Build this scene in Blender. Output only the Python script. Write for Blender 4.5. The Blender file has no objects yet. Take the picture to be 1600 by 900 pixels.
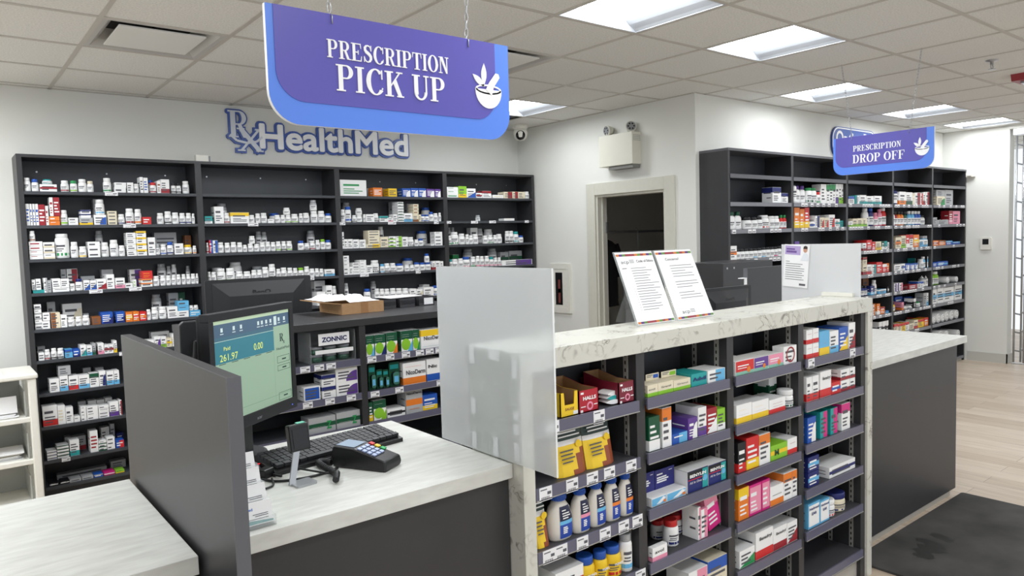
import bpy, bmesh, math, random
from mathutils import Vector, Matrix

# ------------------------------------------------------------------ camera, world, exposure
SC = bpy.context.scene
COL = SC.collection
FPX, YAW, PITCH, ROLL = 1135.0, .6745, .0673, -.0299
EYE = Vector((0, 0, 1.62))
_cy, _sy, _cp, _sp, _cr, _sr = math.cos(YAW), math.sin(YAW), math.cos(PITCH), math.sin(PITCH), math.cos(ROLL), math.sin(ROLL)
FWD = Vector((_sy*_cp, _cy*_cp, -_sp))
_r0 = Vector((_cy, -_sy, 0)); _u0 = _r0.cross(FWD)
RGT = _r0*_cr + _u0*_sr
UPV = -_r0*_sr + _u0*_cr
cd = bpy.data.cameras.new('camera'); cam = bpy.data.objects.new('camera', cd); COL.objects.link(cam)
cd.sensor_width = 36; cd.lens = FPX*36/1600; cd.clip_start = .02; cd.clip_end = 100
m = Matrix((RGT, UPV, -FWD)).transposed().to_4x4(); m.translation = EYE
cam.matrix_world = m
SC.camera = cam
SC.view_settings.view_transform = 'Standard'; SC.view_settings.look = 'None'
SC.view_settings.exposure = 0.06; SC.view_settings.gamma = 1.0
SC.view_settings.use_curve_mapping = False
W = bpy.data.worlds.new('world'); SC.world = W; W.use_nodes = True
W.node_tree.nodes['Background'].inputs[0].default_value = (.90, .95, 1, 1)
W.node_tree.nodes['Background'].inputs[1].default_value = 1.05
LIGHT_STRENGTH = 21.0

def ray(px, py): return FWD + RGT*((px-800)/FPX) + UPV*((450-py)/FPX)
def at(px, py, ax, val):
    d = ray(px, py); t = (val-EYE[ax])/d[ax]
    return EYE + d*t
def pr(p):
    d = Vector(p)-EYE; z = d.dot(FWD)
    return 800+FPX*d.dot(RGT)/z, 450-FPX*d.dot(UPV)/z
X, Y, Z = 0, 1, 2

# ------------------------------------------------------------------ materials
def lin(c):
    out = []
    for v in c:
        v /= 255.0
        out.append(v/12.92 if v <= .04045 else ((v+.055)/1.055)**2.4)
    return (*out, 1)
MATS = {}
def mat(name, rgb, rough=.5, metal=0, spec=.5, var=0.0, vscale=30, emit=0, bump=0, alpha=None):
    if name in MATS: return MATS[name]
    M = bpy.data.materials.new(name); M.use_nodes = True
    nt = M.node_tree; b = nt.nodes['Principled BSDF']
    c = lin(rgb); b.inputs['Base Color'].default_value = c
    b.inputs['Roughness'].default_value = rough; b.inputs['Metallic'].default_value = metal
    b.inputs['Specular IOR Level'].default_value = spec
    if var or bump:
        tc = nt.nodes.new('ShaderNodeTexCoord'); n = nt.nodes.new('ShaderNodeTexNoise')
        n.inputs['Scale'].default_value = vscale; n.inputs['Detail'].default_value = 4
        nt.links.new(tc.outputs['Object'], n.inputs['Vector'])
        if var:
            r = nt.nodes.new('ShaderNodeMapRange'); r.inputs['To Min'].default_value = 1-var; r.inputs['To Max'].default_value = 1+var
            r.inputs['From Min'].default_value = .3; r.inputs['From Max'].default_value = .7
            nt.links.new(n.outputs['Fac'], r.inputs['Value'])
            mx = nt.nodes.new('ShaderNodeVectorMath'); mx.operation = 'SCALE'; mx.inputs[0].default_value = c[:3]
            nt.links.new(r.outputs['Result'], mx.inputs['Scale']); nt.links.new(mx.outputs[0], b.inputs['Base Color'])
        if bump:
            bp = nt.nodes.new('ShaderNodeBump'); bp.inputs['Strength'].default_value = bump; bp.inputs['Distance'].default_value = .002
            nt.links.new(n.outputs['Fac'], bp.inputs['Height']); nt.links.new(bp.outputs[0], b.inputs['Normal'])
    if emit:
        b.inputs['Emission Color'].default_value = c; b.inputs['Emission Strength'].default_value = emit
    MATS[name] = M
    return M
PAL = {'w': ((246,246,245), 'white'), 'k': ((28,28,32), 'black'), 'r': ((158,34,46), 'dark red'), 'R': ((212,44,44), 'red'),
 'o': ((234,128,44), 'orange'), 'y': ((244,204,40), 'yellow'), 'g': ((44,150,84), 'green'), 'G': ((20,84,56), 'dark green'),
 'l': ((140,200,50), 'lime'), 't': ((36,160,160), 'teal'), 'u': ((36,88,180), 'blue'), 'U': ((32,42,110), 'navy'),
 'c': ((104,182,226), 'sky blue'), 'p': ((98,62,146), 'purple'), 'P': ((236,150,176), 'pink'), 'm': ((214,40,130), 'magenta'),
 'n': ((140,84,44), 'brown'), 's': ((176,178,180), 'grey'), 'e': ((232,222,196), 'cream'), 'K': ((62,62,68), 'charcoal')}
def pm(ch): return mat('print_'+PAL[ch][1].replace(' ', '_'), PAL[ch][0], .42)
INK = mat('ink', (88,88,94), .6)
WHT = mat('white_ink', (245,245,245), .5)
DARK = mat('dark_laminate', (52,52,54), .42, var=.06, vscale=6)
DARKIN = mat('dark_board', (64,67,72), .45, var=.08, vscale=5)
RAIL = mat('price_rail_plastic', (98,97,116), .3)
RAILG = mat('price_rail_grey', (120,121,128), .3)
PLATE = mat('label_paper', (236,236,238), .6)
WALLM = mat('wall_paint', (226,226,220), .75, var=.015, vscale=2, bump=.03)
FRAMEM = mat('door_frame_paint', (206,204,192), .5, var=.02)
BLACK = mat('black_plastic', (24,24,26), .35)
BLACKM = mat('matte_black_plastic', (34,35,38), .5, var=.05, vscale=200)
METAL = mat('brushed_metal', (178,180,184), .3, metal=.9)
WPLAST = mat('white_plastic', (228,226,216), .4, var=.02)
GREYP = mat('grey_plastic', (140,142,146), .45)
SLOT = mat('slotted_steel', (168,166,160), .4, metal=.4)
CARD = mat('corrugated_card', (176,138,98), .8, var=.06, vscale=40)
PAPER = mat('paper', (240,240,240), .7)

def mixmat(name, rgb1, rgb2, rough, scale, kind='marble', bump=0):
    M = bpy.data.materials.new(name); M.use_nodes = True; nt = M.node_tree; b = nt.nodes['Principled BSDF']
    b.inputs['Roughness'].default_value = rough
    tc = nt.nodes.new('ShaderNodeTexCoord'); mp = nt.nodes.new('ShaderNodeMapping')
    nt.links.new(tc.outputs['Object'], mp.inputs['Vector'])
    n = nt.nodes.new('ShaderNodeTexNoise'); n.inputs['Scale'].default_value = scale; n.inputs['Detail'].default_value = 7
    nt.links.new(mp.outputs[0], n.inputs['Vector'])
    cr = nt.nodes.new('ShaderNodeValToRGB')
    e = cr.color_ramp.elements
    if kind == 'marble':
        n.inputs['Distortion'].default_value = 1.6
        e[0].position = .455; e[0].color = lin(rgb1); e[1].position = .545; e[1].color = lin(rgb1)
        v = e.new(.5); v.color = lin(rgb2)
        q = e.new(.475); q.color = lin([a*.8+c*.2 for a, c in zip(rgb1, rgb2)])
        # break the veins up with a second noise
        n2 = nt.nodes.new('ShaderNodeTexNoise'); n2.inputs['Scale'].default_value = scale*.7; n2.inputs['Detail'].default_value = 3
        nt.links.new(mp.outputs[0], n2.inputs['Vector'])
        r = nt.nodes.new('ShaderNodeMapRange'); r.inputs['From Min'].default_value = .45; r.inputs['From Max'].default_value = .62
        nt.links.new(n2.outputs['Fac'], r.inputs['Value'])
        mx = nt.nodes.new('ShaderNodeMixRGB'); mx.inputs[1].default_value = lin(rgb1)
        nt.links.new(r.outputs[0], mx.inputs[0]); nt.links.new(n.outputs['Fac'], cr.inputs[0]); nt.links.new(cr.outputs[0], mx.inputs[2])
        nt.links.new(mx.outputs[0], b.inputs['Base Color'])
    else:
        if kind == 'streak': mp.inputs['Scale'].default_value = (.35, 1.6, 1)
        e[0].position = .3; e[0].color = lin(rgb1); e[1].position = .7; e[1].color = lin(rgb2)
        nt.links.new(n.outputs['Fac'], cr.inputs[0]); nt.links.new(cr.outputs[0], b.inputs['Base Color'])
    if bump:
        bp = nt.nodes.new('ShaderNodeBump'); bp.inputs['Strength'].default_value = bump; bp.inputs['Distance'].default_value = .002
        nt.links.new(n.outputs['Fac'], bp.inputs['Height']); nt.links.new(bp.outputs[0], b.inputs['Normal'])
    MATS[name] = M
    return M
MARBLE = mixmat('veined_marble', (208,207,197), (116,110,100), .28, 11)
COUNTER = mixmat('streaked_laminate', (200,200,194), (220,221,215), .3, 34, 'streak')
TILEM = mixmat('ceiling_tile', (216,216,212), (238,238,234), .9, 110, 'speck', .25)
MATM = mixmat('entrance_mat', (48,47,46), (78,76,74), .9, 3.5, 'blotch', .3)

def floor_mat():
    M = bpy.data.materials.new('oak_vinyl'); M.use_nodes = True; nt = M.node_tree; b = nt.nodes['Principled BSDF']
    tc = nt.nodes.new('ShaderNodeTexCoord'); mp = nt.nodes.new('ShaderNodeMapping'); mp.inputs['Rotation'].default_value = (0, 0, math.pi/2)
    br = nt.nodes.new('ShaderNodeTexBrick'); br.inputs['Scale'].default_value = 1
    br.inputs['Brick Width'].default_value = 1.22; br.inputs['Row Height'].default_value = .15; br.inputs['Mortar Size'].default_value = .0016
    br.inputs['Color1'].default_value = lin((196,178,158)); br.inputs['Color2'].default_value = lin((214,199,181)); br.inputs['Mortar'].default_value = lin((150,132,114))
    br.offset = .37; br.offset_frequency = 2
    n = nt.nodes.new('ShaderNodeTexNoise'); n.inputs['Scale'].default_value = 4; n.inputs['Detail'].default_value = 6
    m2 = nt.nodes.new('ShaderNodeMapping'); m2.inputs['Scale'].default_value = (9, .8, 1)
    mx = nt.nodes.new('ShaderNodeMixRGB'); mx.blend_type = 'MULTIPLY'; mx.inputs[0].default_value = .55
    cr = nt.nodes.new('ShaderNodeValToRGB'); cr.color_ramp.elements[0].position = .3; cr.color_ramp.elements[0].color = (.72, .68, .64, 1); cr.color_ramp.elements[1].position = .65
    L = nt.links.new
    L(tc.outputs['Object'], mp.inputs['Vector']); L(mp.outputs[0], br.inputs['Vector']); L(tc.outputs['Object'], m2.inputs['Vector']); L(m2.outputs[0], n.inputs['Vector'])
    L(n.outputs['Fac'], cr.inputs[0]); L(br.outputs['Color'], mx.inputs[1]); L(cr.outputs[0], mx.inputs[2]); L(mx.outputs[0], b.inputs['Base Color'])
    b.inputs['Roughness'].default_value = .38
    return M
FLOORM = floor_mat()

def frosted(name, milk, rough, milk_rgb=(226,229,230)):
    M = bpy.data.materials.new(name); M.use_nodes = True; nt = M.node_tree; b = nt.nodes['Principled BSDF']
    b.inputs['Base Color'].default_value = lin((240,244,245)); b.inputs['Roughness'].default_value = rough
    b.inputs['Transmission Weight'].default_value = 1; b.inputs['IOR'].default_value = 1.3
    d = nt.nodes.new('ShaderNodeBsdfDiffuse'); d.inputs[0].default_value = lin(milk_rgb)
    t = nt.nodes.new('ShaderNodeBsdfTranslucent'); t.inputs[0].default_value = lin(milk_rgb)
    a = nt.nodes.new('ShaderNodeMixShader'); a.inputs[0].default_value = .4
    o = nt.nodes.new('ShaderNodeMixShader'); o.inputs[0].default_value = milk
    L = nt.links.new
    L(d.outputs[0], a.inputs[1]); L(t.outputs[0], a.inputs[2]); L(b.outputs[0], o.inputs[1]); L(a.outputs[0], o.inputs[2])
    L(o.outputs[0], nt.nodes['Material Output'].inputs[0])
    return M
FROST = frosted('frosted_acrylic', .42, .22, (244,246,246))
FROSTW = frosted('white_acrylic', .9, .6, (232,233,234))
def clear(name, tint=(240,245,246), a=.14):
    M = bpy.data.materials.new(name); M.use_nodes = True; nt = M.node_tree; b = nt.nodes['Principled BSDF']
    b.inputs['Base Color'].default_value = lin(tint); b.inputs['Roughness'].default_value = .08; b.inputs['Alpha'].default_value = a
    return M
CLEAR = clear('clear_acrylic')

# ------------------------------------------------------------------ mesh builder
class MB:
    def __init__(s): s.v = []; s.f = []; s.m = []; s.mats = []; s.smooth = []
    def mi(s, mt):
        if mt not in s.mats: s.mats.append(mt)
        return s.mats.index(mt)
    def face(s, pts, mt, sm=False):
        i = len(s.v); s.v += [tuple(p) for p in pts]; s.f.append(tuple(range(i, i+len(pts)))); s.m.append(s.mi(mt)); s.smooth.append(sm)
        return s
    def box(s, x0, x1, y0, y1, z0, z1, mt):
        if x0 > x1: x0, x1 = x1, x0
        if y0 > y1: y0, y1 = y1, y0
        if z0 > z1: z0, z1 = z1, z0
        i = len(s.v)
        s.v += [(x0,y0,z0),(x1,y0,z0),(x1,y1,z0),(x0,y1,z0),(x0,y0,z1),(x1,y0,z1),(x1,y1,z1),(x0,y1,z1)]
        for q in ((0,3,2,1),(4,5,6,7),(0,1,5,4),(1,2,6,5),(2,3,7,6),(3,0,4,7)):
            s.f.append(tuple(i+k for k in q)); s.m.append(s.mi(mt)); s.smooth.append(False)
        return s
    def obox(s, c, ax, ay, az, mt):
        """oriented box: centre and three half-axis vectors"""
        c, ax, ay, az = Vector(c), Vector(ax), Vector(ay), Vector(az); i = len(s.v)
        for dz in (-1, 1):
            for dx, dy in ((-1,-1),(1,-1),(1,1),(-1,1)): s.v.append(tuple(c+ax*dx+ay*dy+az*dz))
        for q in ((0,3,2,1),(4,5,6,7),(0,1,5,4),(1,2,6,5),(2,3,7,6),(3,0,4,7)):
            s.f.append(tuple(i+k for k in q)); s.m.append(s.mi(mt)); s.smooth.append(False)
        return s
    def lathe(s, prof, mt, seg=14, c=(0,0,0), sx=1, sy=1, axis='Z', cap=True, power=1):
        """prof: list of (r, h); power<1 squares the section"""
        i = len(s.v); n = len(prof)
        for r, h in prof:
            for k in range(seg):
                a = 2*math.pi*k/seg; ca, sa = math.cos(a), math.sin(a)
                if power != 1:
                    ca = math.copysign(abs(ca)**power, ca); sa = math.copysign(abs(sa)**power, sa)
                p = (r*ca*sx, r*sa*sy, h)
                if axis == 'X': p = (h, r*ca*sx, r*sa*sy)
                if axis == 'Y': p = (r*ca*sx, h, r*sa*sy)
                s.v.append((p[0]+c[0], p[1]+c[1], p[2]+c[2]))
        mi = s.mi(mt)
        for j in range(n-1):
            for k in range(seg):
                k2 = (k+1) % seg
                s.f.append((i+j*seg+k, i+j*seg+k2, i+(j+1)*seg+k2, i+(j+1)*seg+k)); s.m.append(mi); s.smooth.append(True)
        if cap:
            s.f.append(tuple(i+k for k in reversed(range(seg)))); s.m.append(mi); s.smooth.append(False)
            s.f.append(tuple(i+(n-1)*seg+k for k in range(seg))); s.m.append(mi); s.smooth.append(False)
        return s
    def tube(s, pts, r, mt, seg=8, closed=False):
        pts = [Vector(p) for p in pts]; i = len(s.v); n = len(pts); mi = s.mi(mt); up = None
        for j, p in enumerate(pts):
            a = pts[j-1] if (j or closed) else p; b = pts[(j+1) % n] if (j < n-1 or closed) else p
            t = (b-a).normalized()
            if up is None: up = t.orthogonal().normalized()
            up = (up - t*up.dot(t))
            up = up.normalized() if up.length > 1e-6 else t.orthogonal().normalized()
            w = t.cross(up)
            for k in range(seg):
                q = 2*math.pi*k/seg
                s.v.append(tuple(p + up*math.cos(q)*r + w*math.sin(q)*r))
        for j in range(n if closed else n-1):
            j2 = (j+1) % n
            for k in range(seg):
                k2 = (k+1) % seg
                s.f.append((i+j*seg+k, i+j*seg+k2, i+j2*seg+k2, i+j2*seg+k)); s.m.append(mi); s.smooth.append(True)
        if not closed:
            s.f.append(tuple(i+k for k in reversed(range(seg)))); s.m.append(mi); s.smooth.append(False)
            s.f.append(tuple(i+(n-1)*seg+k for k in range(seg))); s.m.append(mi); s.smooth.append(False)
        return s
    def prism(s, poly, y0, y1, mt, side=None):
        """poly: (x,z) outline, front at y0, back at y1"""
        i = len(s.v); n = len(poly)
        s.v += [(x, y0, z) for x, z in poly] + [(x, y1, z) for x, z in poly]
        mi = s.mi(mt); ms = s.mi(side or mt)
        s.f.append(tuple(i+k for k in range(n))); s.m.append(mi); s.smooth.append(False)
        s.f.append(tuple(i+n+k for k in reversed(range(n)))); s.m.append(mi); s.smooth.append(False)
        for k in range(n):
            k2 = (k+1) % n
            s.f.append((i+k, i+n+k, i+n+k2, i+k2)); s.m.append(ms); s.smooth.append(False)
        return s
    def rect(s, x0, x1, z0, z1, y, mt):           # a printed patch facing -Y
        return s.face([(x0,y,z0),(x1,y,z0),(x1,y,z1),(x0,y,z1)], mt)
    def srect(s, y0, y1, z0, z1, x, mt):          # facing -X
        return s.face([(x,y1,z0),(x,y0,z0),(x,y0,z1),(x,y1,z1)], mt)
    def text(s, st, x, z, h, y, mt, width=None, bold=.0, align='C', M=None, depth=0):
        """flat lettering facing -Y, cap height h, centred at x (or left), baseline z; width squeezes it"""
        vs, fs, w = glyphs(st, bold)
        k = h; kx = h if not width else width/max(w, 1e-6)
        off = x - (w*kx/2 if align == 'C' else 0)
        i = len(s.v); mi = s.mi(mt)
        for vx, vz in vs:
            p = Vector((off+vx*kx, y, z+vz*k))
            s.v.append(tuple(M @ p) if M else tuple(p))
        for f in fs:
            s.f.append(tuple(i+q for q in f)); s.m.append(mi); s.smooth.append(False)
        return s
    def xf(s, M, start=0):
        s.v[start:] = [tuple(M @ Vector(p)) for p in s.v[start:]]; return s
    def mesh(s, name):
        me = bpy.data.meshes.new(name); me.from_pydata(s.v, [], s.f)
        for mt in s.mats: me.materials.append(mt)
        me.polygons.foreach_set('material_index', s.m); me.polygons.foreach_set('use_smooth', s.smooth)
        me.update(); return me
    def build(s, name, parent=None, loc=(0,0,0), rot=(0,0,0), bevel=0):
        o = bpy.data.objects.new(name, s.mesh(name)); COL.objects.link(o)
        o.location = loc; o.rotation_euler = rot; o.parent = parent
        if bevel:
            md = o.modifiers.new('bevel', 'BEVEL'); md.width = bevel; md.segments = 2; md.limit_method = 'ANGLE'
        return o
_G = {}
def glyphs(st, bold):
    key = (st, bold)
    if key in _G: return _G[key]
    cu = bpy.data.curves.new('t', 'FONT'); cu.body = st; cu.size = 1; cu.offset = bold; cu.resolution_u = 4; cu.fill_mode = 'FRONT'
    ob = bpy.data.objects.new('t', cu); COL.objects.link(ob)
    dg = bpy.context.evaluated_depsgraph_get(); me = bpy.data.meshes.new_from_object(ob.evaluated_get(dg))
    vs = [(v.co.x, v.co.y) for v in me.vertices]; fs = [tuple(p.vertices) for p in me.polygons]
    bpy.data.objects.remove(ob); bpy.data.curves.remove(cu); bpy.data.meshes.remove(me)
    x0 = min(v[0] for v in vs); w = max(v[0] for v in vs)-x0
    k = 1/.729
    vs = [((a-x0)*k, b*k) for a, b in vs]
    _G[key] = (vs, fs, w*k)
    return _G[key]

def struct(o, name=None):
    o['kind'] = 'structure'; return o
def tag(o, label, cat, group=None):
    o['label'] = label; o['category'] = cat
    if group: o['group'] = group
    return o
def thing(name, label, cat, loc=(0,0,0), rotz=0, group=None):
    o = bpy.data.objects.new(name, None); COL.objects.link(o); o.empty_display_size = .05
    o.location = loc; o.rotation_euler = (0, 0, rotz)
    return tag(o, label, cat, group)
def rrect(x0, x1, z0, z1, r, corners='bl br tl tr', n=8):
    """rounded rectangle outline (x,z), counter-clockwise from the lower left"""
    P = []
    for nm, cx, cz, a0 in (('bl', x0, z0, 180), ('br', x1, z0, 270), ('tr', x1, z1, 0), ('tl', x0, z1, 90)):
        if nm in corners:
            ox = cx+(r if nm[1] == 'l' else -r); oz = cz+(r if nm[0] == 'b' else -r)
            for k in range(n+1):
                a = math.radians(a0+90*k/n); P.append((ox+r*math.cos(a), oz+r*math.sin(a)))
        else: P.append((cx, cz))
    return P

# serif capitals for the hanging signs, one unit high; flat polygons (x,z)
def serif(ch):
    P = []
    R = lambda a, b, c, d: P.append([(a,c),(b,c),(b,d),(a,d)])
    def arc(cx, cz, rx, rz, a0, a1, tw, te, n=16):
        """ring segment whose width is tw at the sides and te at top and bottom"""
        prev = None
        for k in range(n+1):
            a = math.radians(a0+(a1-a0)*k/n); c, s_ = math.cos(a), math.sin(a)
            o = (cx+rx*c, cz+rz*s_); i = (cx+(rx-tw)*c, cz+(rz-te)*s_)
            if prev: P.append([prev[0], o, i, prev[1]])
            prev = (o, i)
    def stem(x, w=.19, sv=.1):
        R(x, x+w, 0, 1); R(x-sv, x+w+sv, 0, .055); R(x-sv, x+w+sv, .945, 1)
    if ch == 'I': stem(.1); w = .39
    elif ch in 'PRD':
        stem(.1)
        if ch == 'D':
            R(.28, .42, .945, 1); R(.28, .42, 0, .055); arc(.40, .5, .42, .5, -90, 90, .2, .055); w = .84
        else:
            R(.28, .45, .945, 1); R(.28, .45, .47, .525); arc(.43, .735, .30, .265, -90, 90, .18, .055); w = .76
            if ch == 'R':
                P.append([(.36,.5),(.52,.5),(.72,.06),(.72,0),(.58,0)]); R(.58, .84, 0, .055); w = .82
    elif ch in 'EF':
        stem(.1); R(.28, .70, .945, 1); P.append([(.64,.945),(.70,.945),(.72,.72),(.68,.72)]); R(.28, .52, .48, .53); R(.47, .52, .38, .63)
        w = .74
        if ch == 'E': R(.28, .72, 0, .055); P.append([(.66,.055),(.72,.055),(.75,.3),(.71,.3)]); w = .77
        else: R(.0, .42, 0, .055)
    elif ch == 'T':
        R(.28, .47, 0, 1); R(.16, .59, 0, .055); R(.02, .73, .945, 1)
        P.append([(.02,.945),(.08,.945),(.04,.7),(0,.7)]); P.append([(.67,.945),(.73,.945),(.75,.7),(.71,.7)]); w = .75
    elif ch == 'O': arc(.42, .5, .42, .52, 0, 360, .2, .055, 32); w = .84
    elif ch == 'C':
        arc(.44, .5, .42, .52, 42, 322, .2, .055, 28); R(.70, .75, .62, .98); P.append([(.72,.2),(.78,.26),(.73,.3),(.66,.13)]); w = .8
    elif ch == 'N':
        R(.12, .19, 0, 1); R(0, .31, 0, .055); R(0, .2, .945, 1); R(.66, .73, 0, 1); R(.54, .85, .945, 1)
        P.append([(.10,1),(.34,1),(.73,.1),(.73,0),(.62,0)]); w = .85
    elif ch == 'K':
        stem(.1); P.append([(.29,.40),(.29,.48),(.66,.97),(.74,.97)]); P.append([(.38,.55),(.52,.72),(.80,.03),(.62,.03)])
        R(.55, .88, 0, .055); R(.54, .84, .945, 1); w = .86
    elif ch == 'U':
        R(.1, .29, .3, 1); R(0, .39, .945, 1); R(.66, .73, .3, 1); R(.56, .83, .945, 1); arc(.415, .32, .315, .34, 180, 360, .13, .07, 18)
        P.append([(.1,.32),(.29,.32),(.29,.2),(.13,.2)]); w = .83
    elif ch == 'S':
        pts = [(.60,.70,.035),(.585,.83,.04),(.50,.93,.035),(.38,.965,.035),(.25,.93,.06),(.165,.83,.085),(.17,.70,.09),(.26,.60,.095),(.38,.53,.1),(.50,.45,.1),(.58,.35,.095),(.585,.22,.09),(.51,.10,.07),(.38,.035,.036),(.24,.06,.035),(.15,.15,.035),(.10,.30,.03)]
        L_ = []
        for j, (x, z, t) in enumerate(pts):
            a = pts[max(j-1, 0)]; b = pts[min(j+1, len(pts)-1)]; d = Vector((b[0]-a[0], b[1]-a[1])).normalized(); n_ = Vector((-d.y, d.x))
            L_.append(((x+n_.x*t, z+n_.y*t), (x-n_.x*t, z-n_.y*t)))
        for p, q in zip(L_, L_[1:]): P.append([p[0], q[0], q[1], p[1]])
        R(.585, .635, .66, .98); R(.07, .12, .02, .34); w = .70
    else: w = .3
    return P, w
def serif_text(mb, st, x, z, h, y, mt, sx=1.0, depth=.002, align='C'):
    wid = sum(serif(c)[1]+.07 for c in st)-.07
    cx = x-(wid*h*sx/2 if align == 'C' else 0)
    for c in st:
        P, w = serif(c)
        for n_, q in enumerate(P): mb.prism([(cx+a*h*sx, z+b*h) for a, b in q], y-depth-.00003*n_, y, mt)
        cx += (w+.07)*h*sx
    return mb

# ------------------------------------------------------------------ the room
CH = 2.746                                   # ceiling height
YB, XD, YO, XR = 5.9256, 4.868, 3.671, 9.7165   # back wall, door wall, optical wall, far end wall
GX, GY, T = .7205, 5.2212, .61               # ceiling grid origin and tile
struct(MB().box(-4, 13, -4, 7, -.1, 0, FLOORM).build('floor'))
struct(MB().box(-4, 7.3, YB, YB+.1, 0, CH, WALLM).build('wall_back'))
DY0, DY1, DZ = 3.985, 4.80, 2.0              # door opening
struct(MB().box(XD, XD+.12, YO, DY0, 0, CH, WALLM).box(XD, XD+.12, DY1, YB, 0, CH, WALLM).box(XD, XD+.12, DY0, DY1, DZ, CH, WALLM).build('wall_center'))
struct(MB().box(XD+.12, XR+.15, YO, YO+.1, 0, CH, WALLM).build('wall_right'))
struct(MB().box(XR, XR+.15, 2.965, YO, 0, CH, WALLM).build('wall_end'))
BB = mat('baseboard_vinyl', (196,195,188), .5)
struct(MB().box(XR-.012, XR, 2.953, YO-.3, 0, .11, BB).box(XR-.012, XR+.15, 2.953, 2.965, 0, .11, BB).build('baseboard_end'))
struct(MB().box(-4, .44, YB-.012, YB, 0, .11, BB).build('baseboard_back'))
struct(MB().box(XD-.012, XD, YO, DY0-.11, 0, .11, BB).box(XD-.012, XD, DY1+.11, YB-.3, 0, .11, BB).build('baseboard_center'))
# store room seen through the door
DIM = mat('store_room_paint', (120,120,122), .8, var=.03)  # darker than the other walls: the unlit room's gloom is in this colour
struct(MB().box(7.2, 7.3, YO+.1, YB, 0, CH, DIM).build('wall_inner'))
# door frame and the open leaf's edge
dr = bpy.data.objects.new('door_1', None); COL.objects.link(dr); struct(dr); dr.location = (XD, DY0, 0)
w_, o_ = .11, DY1-DY0
MB().box(-.02, 0, -w_, 0, 0, DZ+w_, FRAMEM).box(-.02, 0, o_, o_+w_, 0, DZ+w_, FRAMEM).box(-.02, 0, 0, o_, DZ, DZ+w_, FRAMEM).build('casing', dr, bevel=.003)
MB().box(0, .12, 0, .02, 0, DZ, FRAMEM).box(0, .12, o_-.02, o_, 0, DZ, FRAMEM).box(0, .12, .02, o_-.02, DZ-.02, DZ, FRAMEM).box(.05, .065, .02, .035, 0, DZ-.02, FRAMEM).box(.05, .065, o_-.035, o_-.02, 0, DZ-.02, FRAMEM).build('jamb', dr)
MB().box(.10, .128, o_-.034, o_-.02, .22, .32, METAL).box(.10, .128, o_-.034, o_-.02, 1.65, 1.75, METAL).build('hinge', dr)

# ceiling tiles, leaving the cells of the lights and vents open
LIGHTS = [(3,4),(5,4),(8,3),(11,3),(13.45,3),(5,0),(2,1),(2,2),(-2,0),(-2,1),(-3,1),(-2,2),(-4,0),(-4,2),(1,6),(-1,4),(0,8),(3,8),(6,8),(9,7),(-3,8),(12,7),(3,12),(8,12)]  # unseen cells at left and nearer behind the sign: added to brighten back wall
VENTS = [(0,1),(3,2)]
hole = set()
for i, j in LIGHTS:
    hole.add((int(i), j)); hole.add((int(math.ceil(i)), j))
hole |= set(VENTS) | {(5,-1)}
c = MB()
for i in range(-7, 20):
    for j in range(-1, 15):
        if (i, j) in hole: continue
        x0, y1 = GX+i*T, GY-j*T
        c.face([(x0, y1-T, CH), (x0, y1, CH), (x0+T, y1, CH), (x0+T, y1-T, CH)], TILEM)
c.face([(-4, GY+T, CH), (-4, YB+.1, CH), (13, YB+.1, CH), (13, GY+T, CH)], TILEM)
i = 13; x0 = GX+13*T; y1 = GY-3*T
c.face([(x0, y1-T, CH), (x0, y1, CH), (x0+.45*T, y1, CH), (x0+.45*T, y1-T, CH)], TILEM)
c.face([(x0+1.45*T, y1-T, CH), (x0+1.45*T, y1, CH), (x0+2*T, y1, CH), (x0+2*T, y1-T, CH)], TILEM)
struct(c.build('ceiling'))
struct(MB().box(-4.2, 13.2, -4.2, 7.2, CH+.26, CH+.3, WALLM).build('ceiling_deck'))
TB = mat('grid_paint', (196,192,184), .5)
g = MB()
for i in range(-7, 20): g.box(GX+i*T-.012, GX+i*T+.012, -4, YB, CH-.004, CH+.002, TB)
for j in range(-1, 15): g.box(-4, 13, GY-j*T-.012, GY-j*T+.012, CH-.0045, CH+.002, TB)
struct(g.build('trim_1'))
a = MB().box(-4, XD, YB-.022, YB, CH-.004, CH+.002, TB).box(XD-.022, XD, YO, YB, CH-.004, CH+.002, TB).box(XD, XR, YO-.022, YO, CH-.004, CH+.002, TB).box(XR-.022, XR, 2.965, YO, CH-.004, CH+.002, TB)
struct(a.build('trim_2'))

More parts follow.
